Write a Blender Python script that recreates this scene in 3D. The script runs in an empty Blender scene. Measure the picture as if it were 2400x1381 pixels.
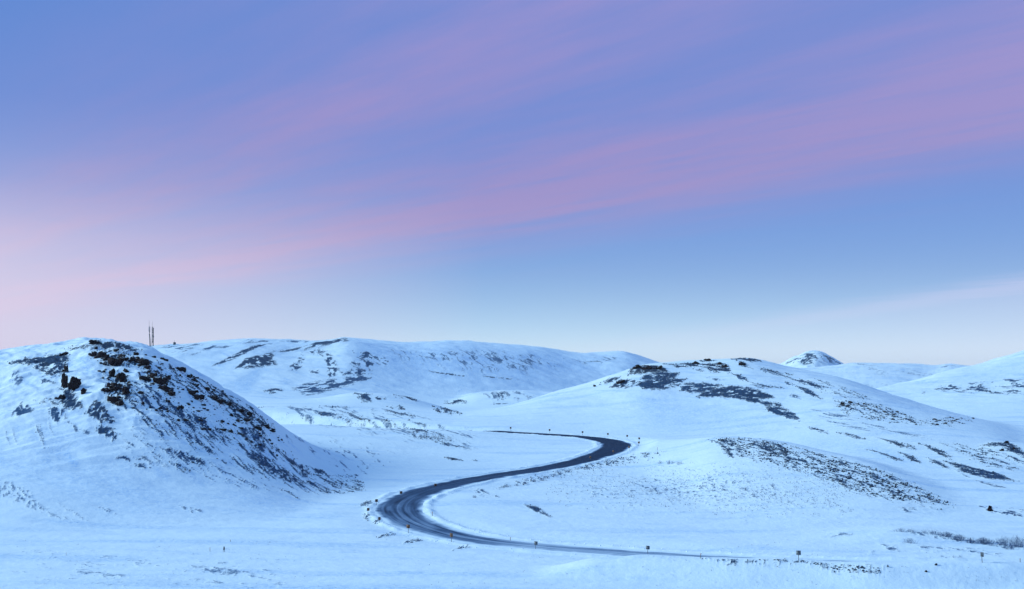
import bpy, math, random
import numpy as np
from mathutils import Vector, Matrix

# ------------------------------------------------------------------ camera, sky, light
SC = bpy.context.scene
COL = SC.collection
FPX = 3000.0                      # focal length in photo pixels (2400 wide)
PITCH = math.atan(179.5 / FPX)
CAM_Z = 32.0                      # eye height above the lowest road
cam_d = bpy.data.cameras.new('camera')
cam_d.sensor_width = 36.0
cam_d.lens = 36.0 * FPX / 2400.0
cam_d.clip_start = 0.5
cam_d.clip_end = 40000.0
cam = bpy.data.objects.new('camera', cam_d)
cam.location = (0, 0, CAM_Z)
cam.rotation_euler = (math.pi / 2 + PITCH, 0, 0)
COL.objects.link(cam)
SC.camera = cam

def lin(r, g, b):
    f = lambda c: (c / 12.92 if c <= 0.04045 else ((c + 0.055) / 1.055) ** 2.4)
    return (f(r / 255.0), f(g / 255.0), f(b / 255.0), 1.0)

world = bpy.data.worlds.new('World')
SC.world = world
world.use_nodes = True
NT = world.node_tree
NT.nodes.clear()
def wn(t, **kw):
    n = NT.nodes.new(t)
    for k, v in kw.items():
        setattr(n, k, v)
    return n
def wl(a, b): NT.links.new(a, b)
def wmath(op, a, b=None, c=None, clamp=False):
    n = wn('ShaderNodeMath', operation=op, use_clamp=clamp)
    for i, s in enumerate((a, b, c)):
        if s is None: continue
        if isinstance(s, (int, float)): n.inputs[i].default_value = s
        else: wl(s, n.inputs[i])
    return n.outputs[0]
def wramp(fac, stops, interp='B_SPLINE'):
    n = wn('ShaderNodeValToRGB')
    cr = n.color_ramp
    cr.interpolation = interp
    while len(cr.elements) < len(stops): cr.elements.new(0.5)
    for e, (p, c) in zip(cr.elements, stops):
        e.position = p
        e.color = c if len(c) == 4 else (*c, 1)
    wl(fac, n.inputs[0])
    return n.outputs[0]
def wmix(fac, a, b, blend='MIX'):
    n = wn('ShaderNodeMix', data_type='RGBA', blend_type=blend)
    for i, s in ((0, fac), (6, a), (7, b)):
        if isinstance(s, (int, float)): n.inputs[i].default_value = s
        elif isinstance(s, tuple): n.inputs[i].default_value = s
        else: wl(s, n.inputs[i])
    return n.outputs[2]

SUN_AZ = math.radians(-86)        # compass from +Y towards +X: the afterglow is to the left
SUN_EL = math.radians(24)
tc = wn('ShaderNodeTexCoord')
sep = wn('ShaderNodeSeparateXYZ')
wl(tc.outputs['Generated'], sep.inputs[0])
dx, dy, dz = sep.outputs
el = wmath('MAXIMUM', dz, 0.0)
base_sky = wramp(wmath('POWER', el, 0.5), [
    (0.00, lin(222, 240, 254)), (0.13, lin(208, 233, 251)), (0.19, lin(178, 214, 244)),
    (0.26, lin(140, 178, 226)), (0.32, lin(117, 160, 222)), (0.38, lin(104, 147, 217)),
    (0.46, lin(94, 138, 212)), (0.55, lin(84, 132, 208)), (0.75, lin(88, 148, 217)), (1.0, lin(96, 163, 226))])
# high thin cloud sheet, streaks seen in perspective
den = wmath('MAXIMUM', dz, 0.025)
pxn = wmath('DIVIDE', dx, den)
pyn = wmath('DIVIDE', dy, den)
s0 = wmath('ADD', wmath('MULTIPLY', pxn, 0.78), wmath('MULTIPLY', pyn, 0.625))
l0 = wmath('SUBTRACT', wmath('MULTIPLY', pxn, 0.625), wmath('MULTIPLY', pyn, 0.78))
def cloud_noise(ls, ss, scale, detail, rough=0.55, seed=0.0):
    cb = wn('ShaderNodeCombineXYZ')
    wl(wmath('MULTIPLY', l0, ls), cb.inputs[0])
    wl(wmath('MULTIPLY', s0, ss), cb.inputs[1])
    cb.inputs[2].default_value = seed
    nz = wn('ShaderNodeTexNoise')
    nz.inputs['Scale'].default_value = scale
    nz.inputs['Detail'].default_value = detail
    nz.inputs['Roughness'].default_value = rough
    wl(cb.outputs[0], nz.inputs['Vector'])
    return nz.outputs['Fac']
warp = cloud_noise(0.22, 0.5, 1.0, 3, 0.5, 3.1)
streak = cloud_noise(0.30, 1.5, 1.0, 6, 0.62, 7.7)
s1 = wmath('ADD', s0, wmath('MULTIPLY', wmath('SUBTRACT', warp, 0.5), 1.5))
s1 = wmath('ADD', s1, wmath('MULTIPLY', wmath('ADD', l0, 3.2), 0.10))      # the sheet fans out towards the left
sN = wmath('MULTIPLY', s1, 0.1, clamp=True)
g = lambda v: (v, v, v, 1)
band = wramp(sN, [(0.0, g(.02)), (0.10, g(.02)), (0.15, g(.26)), (0.20, g(.64)), (0.25, g(.88)), (0.285, g(.70)), (0.315, g(.50)), (0.345, g(.68)),
                  (0.375, g(.84)), (0.41, g(.95)), (0.455, g(.90)), (0.51, g(.66)), (0.60, g(.30)), (0.70, g(.05)), (1.0, g(.03))])
cbx = wn('ShaderNodeCombineXYZ')
wl(wmath('ADD', wmath('MULTIPLY', l0, 0.45), wmath('MULTIPLY', s0, 0.30)), cbx.inputs[0])
wl(wmath('ADD', wmath('MULTIPLY', s0, 2.6), wmath('MULTIPLY', l0, 0.22)), cbx.inputs[1])
wisp = wn('ShaderNodeTexNoise')
wisp.inputs['Scale'].default_value = 1.0; wisp.inputs['Detail'].default_value = 8; wisp.inputs['Roughness'].default_value = 0.68
wl(cbx.outputs[0], wisp.inputs['Vector'])
tex = wmath('ADD', wmath('MULTIPLY', streak, 1.15), wmath('MULTIPLY', wisp.outputs['Fac'], 1.0))
dens = wmath('MULTIPLY', band, wmath('ADD', tex, -0.08), clamp=True)
# low haze band: paler lilac close to the horizon, stronger to the left where the glow is
left = wmath('MULTIPLY_ADD', dx, -2.8, -0.06, clamp=True)
lowl = wmath('MULTIPLY', wramp(el, [(0.0, g(1)), (0.05, g(.95)), (0.10, g(.66)), (0.14, g(.22)), (0.20, g(0))]), left)
rband = wramp(wmath('ADD', wmath('ADD', el, wmath('MULTIPLY', dx, -0.15)), wmath('MULTIPLY', wmath('SUBTRACT', wisp.outputs['Fac'], 0.5), 0.02)), [(0.0, g(.40)), (0.003, g(.62)), (0.007, g(.80)), (0.011, g(.40)), (0.018, g(0))])
rlow = wmath('MULTIPLY', rband, wmath('MULTIPLY_ADD', dx, 2.2, 0.0, clamp=True))
pink = wramp(el, [(0.0, lin(222, 212, 238)), (0.06, lin(204, 184, 219)), (0.11, lin(163, 148, 200)), (0.18, lin(158, 145, 201)), (0.30, lin(158, 149, 209))])
lav = wramp(el, [(0.0, lin(214, 212, 240)), (0.06, lin(180, 180, 222)), (0.11, lin(146, 148, 208)), (0.18, lin(138, 143, 207)), (0.30, lin(140, 145, 210))])
pink = wmix(wmath('MULTIPLY', wmath('POWER', dens, 1.6), 1.15, clamp=True), lav, pink)
c1 = wmix(wmath('MULTIPLY', dens, 0.92), base_sky, pink)
c2 = wmix(wmath('MULTIPLY', lowl, 0.9), c1, lin(222, 210, 234))
c3 = wmix(wmath('MULTIPLY', rlow, 0.6), c2, lin(234, 224, 250))
sky = wn('ShaderNodeTexSky', sky_type='NISHITA')
sky.sun_disc = False
sky.sun_elevation = math.radians(3.0)
sky.sun_rotation = SUN_AZ
sky.air_density = 1.0
sky.dust_density = 0.3
sky.ozone_density = 4.0
nis = wmix(1.0, sky.outputs[0], (0.05, 0.06, 0.075, 1), 'MULTIPLY')
bg1 = wn('ShaderNodeBackground'); bg1.inputs[1].default_value = 1.0
wl(c3, bg1.inputs[0])
bg2 = wn('ShaderNodeBackground'); bg2.inputs[1].default_value = 0.10
wl(nis, bg2.inputs[0])
addn = wn('ShaderNodeAddShader')
wl(bg1.outputs[0], addn.inputs[0]); wl(bg2.outputs[0], addn.inputs[1])
wo = wn('ShaderNodeOutputWorld')
wl(addn.outputs[0], wo.inputs[0])

sun_d = bpy.data.lights.new('twilight_glow', 'SUN')
sun_d.energy = 3.35
sun_d.angle = math.radians(20)
sun_d.color = (0.74, 0.95, 0.93)
sun = bpy.data.objects.new('twilight_glow', sun_d)
sd = Vector((math.sin(SUN_AZ) * math.cos(SUN_EL), math.cos(SUN_AZ) * math.cos(SUN_EL), math.sin(SUN_EL)))
sun.rotation_euler = sd.to_track_quat('Z', 'Y').to_euler()
COL.objects.link(sun)

SC.view_settings.view_transform = 'Standard'
SC.view_settings.look = 'None'
SC.view_settings.exposure = 0.0
SC.view_settings.gamma = 1.0

# ------------------------------------------------------------------ helpers
rng = np.random.default_rng(7)
random.seed(7)

def _hash(ix, iy, seed):
    h = (ix.astype(np.uint32) * np.uint32(374761393) + iy.astype(np.uint32) * np.uint32(668265263)
         + np.uint32((seed * 2246822519) & 0xffffffff))
    h = (h ^ (h >> np.uint32(13))) * np.uint32(1274126177)
    return h ^ (h >> np.uint32(16))
_GA = np.linspace(0, 2 * np.pi, 64, endpoint=False)
_GX, _GY = np.cos(_GA), np.sin(_GA)
def noise2(x, y, seed=0):
    """gradient noise, about -1..1"""
    x = np.asarray(x, float); y = np.asarray(y, float)
    fx = np.floor(x); fy = np.floor(y)
    ix = fx.astype(np.int64); iy = fy.astype(np.int64)
    dx_, dy_ = x - fx, y - fy
    u = dx_ * dx_ * dx_ * (dx_ * (dx_ * 6 - 15) + 10)
    v = dy_ * dy_ * dy_ * (dy_ * (dy_ * 6 - 15) + 10)
    def gr(ox, oy):
        h = (_hash(ix + ox, iy + oy, seed) & np.uint32(63)).astype(np.int64)
        return _GX[h] * (dx_ - ox) + _GY[h] * (dy_ - oy)
    a = gr(0, 0); b = gr(1, 0); c = gr(0, 1); d = gr(1, 1)
    return 1.5 * ((a * (1 - u) + b * u) * (1 - v) + (c * (1 - u) + d * u) * v)
def fbm(x, y, octv=4, seed=0, gain=0.5):
    t = 0; a = 1.0; n = 0
    for o in range(octv):
        t = t + a * noise2(x, y, seed + 17 * o); n += a
        x = x * 2.03 + 11.3; y = y * 2.03 - 7.1; a *= gain
    return t / n
def sstep(a, b, x):
    t = np.clip((x - a) / (b - a), 0, 1)
    return t * t * (3 - 2 * t)

CA, SA = math.cos(PITCH), math.sin(PITCH)
def uv(px, py):
    """photo pixel -> tangent of bearing, tangent of elevation"""
    a = (np.asarray(px, float) - 1200) / FPX
    b = (690.5 - np.asarray(py, float)) / FPX
    Y = CA - b * SA
    return a / Y, (SA + b * CA) / Y
def pt(px, py, D):
    u, v = uv(px, py)
    return np.array([u * D, D, CAM_Z + v * D])

def new_mesh(name, verts, faces, mat=None, parent=None, smooth=False):
    me = bpy.data.meshes.new(name)
    verts = np.asarray(verts, np.float32)
    me.vertices.add(len(verts)); me.vertices.foreach_set('co', verts.ravel())
    if isinstance(faces, np.ndarray):
        n, k = faces.shape
        me.loops.add(n * k); me.loops.foreach_set('vertex_index', faces.astype(np.int32).ravel())
        me.polygons.add(n)
        me.polygons.foreach_set('loop_start', np.arange(0, n * k, k, dtype=np.int32))
    else:
        tot = sum(len(f) for f in faces)
        idx = np.fromiter((i for f in faces for i in f), np.int32, tot)
        st = np.cumsum([0] + [len(f) for f in faces[:-1]]).astype(np.int32)
        me.loops.add(tot); me.loops.foreach_set('vertex_index', idx)
        me.polygons.add(len(faces)); me.polygons.foreach_set('loop_start', st)
    me.update(calc_edges=True)
    if smooth:
        me.polygons.foreach_set('use_smooth', np.ones(len(me.polygons), bool))
    if mat: me.materials.append(mat)
    o = bpy.data.objects.new(name, me)
    COL.objects.link(o)
    if parent: o.parent = parent
    return o
def tag(o, label=None, cat=None, group=None, kind=None):
    if label: o['label'] = label
    if cat: o['category'] = cat
    if group: o['group'] = group
    if kind: o['kind'] = kind
    return o
def empty(name, loc, rz=0.0):
    o = bpy.data.objects.new(name, None)
    o.empty_display_size = 0.2
    o.location = loc; o.rotation_euler = (0, 0, rz)
    COL.objects.link(o)
    return o

class MB:
    """collects simple solids into one mesh"""
    def __init__(s): s.v = []; s.f = []
    def add(s, v, f):
        n = len(s.v); s.v += [tuple(map(float, q)) for q in v]; s.f += [tuple(i + n for i in q) for q in f]
    def box(s, c, d, rz=0.0):
        hx, hy, hz = d[0] / 2, d[1] / 2, d[2] / 2
        cs, sn = math.cos(rz), math.sin(rz)
        v = []
        for z in (-hz, hz):
            for x, y in ((-hx, -hy), (hx, -hy), (hx, hy), (-hx, hy)):
                v.append((c[0] + x * cs - y * sn, c[1] + x * sn + y * cs, c[2] + z))
        s.add(v, [(3, 2, 1, 0), (4, 5, 6, 7), (0, 1, 5, 4), (1, 2, 6, 5), (2, 3, 7, 6), (3, 0, 4, 7)])
    def tube(s, pts, rad, n=6):
        pts = [Vector(p) for p in pts]
        if isinstance(rad, (int, float)): rad = [rad] * len(pts)
        v = []; f = []
        for i, p in enumerate(pts):
            d = (pts[min(i + 1, len(pts) - 1)] - pts[max(i - 1, 0)]).normalized()
            a = d.cross(Vector((0, 0, 1)) if abs(d.z) < 0.9 else Vector((1, 0, 0))).normalized()
            b = d.cross(a)
            for k in range(n):
                t = 2 * math.pi * k / n
                v.append(p + (a * math.cos(t) + b * math.sin(t)) * rad[i])
        for i in range(len(pts) - 1):
            for k in range(n):
                k2 = (k + 1) % n
                f.append((i * n + k, i * n + k2, (i + 1) * n + k2, (i + 1) * n + k))
        f.append(tuple(range(n - 1, -1, -1))); f.append(tuple((len(pts) - 1) * n + k for k in range(n)))
        s.add(v, f)
    def prism(s, poly, y0, y1):
        """polygon in the XZ plane extruded along Y"""
        n = len(poly)
        v = [(x, y0, z) for x, z in poly] + [(x, y1, z) for x, z in poly]
        f = [tuple(range(n)), tuple(range(2 * n - 1, n - 1, -1))]
        for i in range(n):
            j = (i + 1) % n
            f.append((i, i + n, j + n, j))
        s.add(v, f)
    def build(s, name, mat, parent=None, smooth=False):
        return new_mesh(name, s.v, s.f, mat, parent, smooth)

# ------------------------------------------------------------------ materials
def material(name):
    m = bpy.data.materials.new(name); m.use_nodes = True
    nt = m.node_tree
    return m, nt, nt.nodes['Principled BSDF']
def N(nt, t, **kw):
    n = nt.nodes.new(t)
    for k, v in kw.items(): setattr(n, k, v)
    return n
def noise_node(nt, vec, scale, detail=4, rough=0.55):
    n = N(nt, 'ShaderNodeTexNoise')
    n.inputs['Scale'].default_value = scale; n.inputs['Detail'].default_value = detail
    n.inputs['Roughness'].default_value = rough
    nt.links.new(vec, n.inputs['Vector'])
    return n.outputs['Fac']
def mth(nt, op, a, b=None, c=None, clamp=False):
    n = N(nt, 'ShaderNodeMath', operation=op, use_clamp=clamp)
    for i, s in enumerate((a, b, c)):
        if s is None: continue
        if isinstance(s, (int, float)): n.inputs[i].default_value = s
        else: nt.links.new(s, n.inputs[i])
    return n.outputs[0]
def mixc(nt, fac, a, b):
    n = N(nt, 'ShaderNodeMix', data_type='RGBA')
    for i, s in ((0, fac), (6, a), (7, b)):
        if isinstance(s, (int, float)): n.inputs[i].default_value = s
        elif isinstance(s, tuple): n.inputs[i].default_value = s if len(s) == 4 else (*s, 1)
        else: nt.links.new(s, n.inputs[i])
    return n.outputs[2]
def maprange(nt, v, a, b, c=0.0, d=1.0, smooth=True):
    n = N(nt, 'ShaderNodeMapRange')
    n.interpolation_type = 'SMOOTHSTEP' if smooth else 'LINEAR'
    nt.links.new(v, n.inputs[0])
    for i, x in ((1, a), (2, b), (3, c), (4, d)): n.inputs[i].default_value = x
    return n.outputs[0]
SNOW = (0.84, 0.92, 0.955)

def make_ground_material():
    m, nt, bs = material('snow_and_bare_ground')
    geo = N(nt, 'ShaderNodeNewGeometry'); pos = geo.outputs['Position']
    a1 = N(nt, 'ShaderNodeAttribute', attribute_name='bare').outputs['Fac']
    a2 = N(nt, 'ShaderNodeAttribute', attribute_name='tone').outputs['Fac']
    a3 = N(nt, 'ShaderNodeAttribute', attribute_name='thin').outputs['Fac']
    nf = noise_node(nt, pos, 1.1, 6, 0.75)
    nm = noise_node(nt, pos, 0.30, 4, 0.6)
    fac = maprange(nt, mth(nt, 'ADD', mth(nt, 'MULTIPLY', a1, 0.92), mth(nt, 'MULTIPLY', mth(nt, 'SUBTRACT', nf, 0.5), 1.6)), 0.18, 0.82)
    dark = mixc(nt, nm, (0.0015, 0.005, 0.015), (0.006, 0.019, 0.048))
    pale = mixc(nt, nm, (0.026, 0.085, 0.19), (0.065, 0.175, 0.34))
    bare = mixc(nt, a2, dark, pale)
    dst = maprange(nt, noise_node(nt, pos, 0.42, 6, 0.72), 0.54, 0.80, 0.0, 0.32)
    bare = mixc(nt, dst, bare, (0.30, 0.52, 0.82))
    snow = mixc(nt, noise_node(nt, pos, 0.05, 5, 0.6), (0.82, 0.905, 0.95), (0.89, 0.94, 0.96))
    thin = mixc(nt, mth(nt, 'MULTIPLY', a3, maprange(nt, nf, 0.3, 0.7)), snow, (0.30, 0.52, 0.82))  # attribute carries thin snow and the painted blue shade of slopes
    nt.links.new(mixc(nt, fac, thin, bare), bs.inputs['Base Color'])
    bs.inputs['Roughness'].default_value = 0.75
    bs.inputs['Specular IOR Level'].default_value = 0.2
    b1 = N(nt, 'ShaderNodeBump'); b1.inputs['Strength'].default_value = 0.55; b1.inputs['Distance'].default_value = 0.30
    nt.links.new(mth(nt, 'ADD', noise_node(nt, pos, 0.55, 6, 0.62), mth(nt, 'MULTIPLY', fac, 0.35)), b1.inputs['Height'])
    nt.links.new(b1.outputs[0], bs.inputs['Normal'])
    return m
def make_rock_material():
    m, nt, bs = material('dark_lava_rock')
    geo = N(nt, 'ShaderNodeNewGeometry'); pos = geo.outputs['Position']
    sp = N(nt, 'ShaderNodeSeparateXYZ'); nt.links.new(geo.outputs['Normal'], sp.inputs[0])
    nf = noise_node(nt, pos, 1.6, 6, 0.7)
    rock = mixc(nt, nf, (0.004, 0.003, 0.006), (0.030, 0.014, 0.016))
    sn = maprange(nt, mth(nt, 'ADD', sp.outputs[2], mth(nt, 'MULTIPLY', mth(nt, 'SUBTRACT', nf, 0.5), 1.5)), 0.86, 1.12)
    nt.links.new(mixc(nt, sn, rock, SNOW), bs.inputs['Base Color'])
    bs.inputs['Roughness'].default_value = 0.85
    bs.inputs['Specular IOR Level'].default_value = 0.15
    b1 = N(nt, 'ShaderNodeBump'); b1.inputs['Strength'].default_value = 0.8; b1.inputs['Distance'].default_value = 0.25
    nt.links.new(noise_node(nt, pos, 3.0, 6, 0.7), b1.inputs['Height'])
    nt.links.new(b1.outputs[0], bs.inputs['Normal'])
    return m
def make_road_material():
    m, nt, bs = material('snow_dusted_asphalt')
    geo = N(nt, 'ShaderNodeNewGeometry'); pos = geo.outputs['Position']
    a1 = N(nt, 'ShaderNodeAttribute', attribute_name='dust').outputs['Fac']
    nf = noise_node(nt, pos, 2.5, 5, 0.7)
    fac = mth(nt, 'ADD', a1, mth(nt, 'MULTIPLY', mth(nt, 'SUBTRACT', nf, 0.5), 0.22), clamp=True)
    asph = mixc(nt, noise_node(nt, pos, 9, 3), (0.003, 0.012, 0.034), (0.008, 0.027, 0.066))
    nt.links.new(mixc(nt, fac, asph, mixc(nt, fac, (0.22, 0.47, 0.88), SNOW)), bs.inputs['Base Color'])
    bs.inputs['Roughness'].default_value = 0.8
    bs.inputs['Specular IOR Level'].default_value = 0.15
    b1 = N(nt, 'ShaderNodeBump'); b1.inputs['Strength'].default_value = 0.3; b1.inputs['Distance'].default_value = 0.03
    nt.links.new(nf, b1.inputs['Height']); nt.links.new(b1.outputs[0], bs.inputs['Normal'])
    return m
def plain(name, c0, c1, scale=8.0, rough=0.6, metal=0.0):
    m, nt, bs = material(name)
    tcn = N(nt, 'ShaderNodeTexCoord')
    nt.links.new(mixc(nt, noise_node(nt, tcn.outputs['Object'], scale, 4), c0, c1), bs.inputs['Base Color'])
    bs.inputs['Roughness'].default_value = rough
    bs.inputs['Metallic'].default_value = metal
    return m
M_GROUND = make_ground_material()
M_ROCK = make_rock_material()
M_ROAD = make_road_material()
M_YELLOW = plain('sign_yellow_orange', (0.15, 0.058, 0.02), (0.20, 0.08, 0.028))
M_BLACK = plain('sign_black', (0.008, 0.008, 0.009), (0.016, 0.016, 0.018))
M_GREY = plain('sign_back_grey', (0.09, 0.11, 0.14), (0.14, 0.17, 0.20), rough=0.5, metal=0.2)
M_POST = plain('weathered_post', (0.05, 0.05, 0.055), (0.11, 0.11, 0.12))
M_STAKE = plain('stake_wood', (0.10, 0.075, 0.06), (0.20, 0.15, 0.12))
M_ORANGE = plain('stake_reflector', (0.55, 0.16, 0.03), (0.65, 0.22, 0.05))
M_STEEL = plain('mast_steel', (0.04, 0.045, 0.06), (0.08, 0.09, 0.11), rough=0.5, metal=0.3)
M_PANEL = plain('antenna_grey', (0.13, 0.14, 0.18), (0.20, 0.21, 0.26))
M_HUT = plain('hut_cladding', (0.06, 0.08, 0.10), (0.10, 0.13, 0.15))
M_TWIG = plain('bare_twigs', (0.05, 0.09, 0.19), (0.10, 0.165, 0.31))
M_STONE = plain('slate_blue_stone', (0.004, 0.010, 0.022), (0.016, 0.034, 0.066))
M_GRASS = plain('frosted_tuft', (0.10, 0.12, 0.17), (0.20, 0.22, 0.28))

# ------------------------------------------------------------------ terrain heights
def road_pts():
    P = [(2480, 1332, 205), (2250, 1326, 205), (2050, 1322, 207), (1871, 1317, 211), (1700, 1310, 217), (1600, 1304, 221),
         (1500, 1298, 225.5), (1400, 1291, 230), (1300, 1284, 234), (1200, 1275, 239), (1120, 1265, 244), (1060, 1254, 250),
         (1000, 1237, 259), (955, 1217, 271), (935, 1195, 287), (945, 1175, 303), (985, 1155, 320), (1050, 1137, 335),
         (1150, 1117, 355), (1250, 1102, 374), (1340, 1085, 395), (1400, 1068, 413), (1437, 1052, 430), (1443, 1041, 446),
         (1425, 1033, 458), (1390, 1027, 466), (1340, 1022, 472), (1288, 1018.5, 477), (1196, 1013.5, 484), (1136, 1011, 488)]
    W = [pt(*p) for p in P]
    W.insert(0, W[0] + np.array([60, 4, 0.3])); W.insert(0, W[0] + np.array([80, 10, 0.3]))
    for d in ((-40, 500, 6.6), (-70, 520, 5.8), (-110, 545, 6.5)): W.append(np.array(d, float))
    return np.array(W)
RC = road_pts()
def catmull(P, step):
    out = []
    for i in range(len(P) - 1):
        p0, p1, p2, p3 = P[max(i - 1, 0)], P[i], P[i + 1], P[min(i + 2, len(P) - 1)]
        n = max(2, int(np.linalg.norm(p2 - p1) / step))
        for k in range(n):
            t = k / n
            out.append(0.5 * ((2 * p1) + (-p0 + p2) * t + (2 * p0 - 5 * p1 + 4 * p2 - p3) * t * t + (-p0 + 3 * p1 - 3 * p2 + p3) * t ** 3))
    out.append(P[-1])
    return np.array(out)
RL = catmull(RC, 1.0)
for _ in range(12):                                   # ease the vertical profile and the plan a little
    RL[1:-1, 2] = (RL[:-2, 2] + 2 * RL[1:-1, 2] + RL[2:, 2]) / 4
for _ in range(4):
    RL[1:-1, :2] = (RL[:-2, :2] + 2 * RL[1:-1, :2] + RL[2:, :2]) / 4

CTRL = [(0, 1381, 187), (600, 1381, 187), (1200, 1381, 187), (1800, 1381, 187), (2400, 1381, 187), (-400, 1300, 220), (2800, 1330, 210),
        (0, 1250, 250), (350, 1250, 250), (600, 1250, 250), (750, 1220, 266), (-400, 1250, 250),
        (700, 1160, 318), (830, 1150, 333), (950, 1100, 385), (1100, 1090, 400), (1250, 1050, 440), (1050, 1050, 440),
        (800, 1050, 420), (700, 1000, 470), (900, 1000, 480), (1000, 1010, 465), (1080, 1006, 470), (1125, 1008, 478), (640, 950, 560), (800, 950, 580),
        (900, 960, 570), (1000, 982, 520), (1100, 968, 640), (1050, 960, 680), (1200, 1005, 498), (1400, 1015, 490),
        (1600, 1030, 455), (1800, 1035, 440), (2000, 1070, 385), (2200, 1130, 330), (2400, 1150, 320), (2400, 1200, 285),
        (1150, 1190, 290), (1300, 1180, 305), (1400, 1230, 265), (1500, 1120, 360),
        (1700, 1240, 258), (2000, 1230, 262), (2300, 1280, 232), (2400, 1310, 214), (2800, 1150, 330)]
CW = [pt(*c) for c in CTRL]
for X, Y, Z in ((-500, 600, 18), (0, 800, 11), (500, 700, 9), (-800, 1200, 12), (0, 1300, 8), (800, 1300, 8), (-2500, 4000, 5), (0, 4500, 5),
                (2500, 4000, 5), (300, 900, 9), (-300, 900, 14), (-600, 200, 4), (600, 150, 3), (0, 150, 0), (-150, 100, 0), (150, 100, 0),
                (0, -1500, 5), (-2500, 0, 8), (2500, 0, 8), (-100, 480, 12), (-160, 400, 8)):
    CW.append(np.array([X, Y, Z], float))
CW += [p for p in RC[::2]]
CW = np.array(CW)
def tps_fit(P, z, lam=0.02):
    n = len(P); r = np.hypot(P[:, None, 0] - P[None, :, 0], P[:, None, 1] - P[None, :, 1])
    A = np.zeros((n + 3, n + 3)); A[:n, :n] = r + lam * np.eye(n) * -1     # biharmonic-like kernel r (gentle)
    A[:n, n] = 1; A[n, :n] = 1
    A[:n, n + 1:n + 3] = P * 1e-3; A[n + 1:n + 3, :n] = P.T * 1e-3
    return np.linalg.solve(A, np.concatenate([z, [0, 0, 0]]))
TW = tps_fit(CW[:, :2], CW[:, 2], 6.0)
def base_z(X, Y):
    out = np.full(X.shape, TW[len(CW)]) + TW[len(CW) + 1] * X * 1e-3 + TW[len(CW) + 2] * Y * 1e-3
    for i, p in enumerate(CW):
        out += TW[i] * np.sqrt((X - p[0]) ** 2 + (Y - p[1]) ** 2 + 60.0)
    return out

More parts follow.
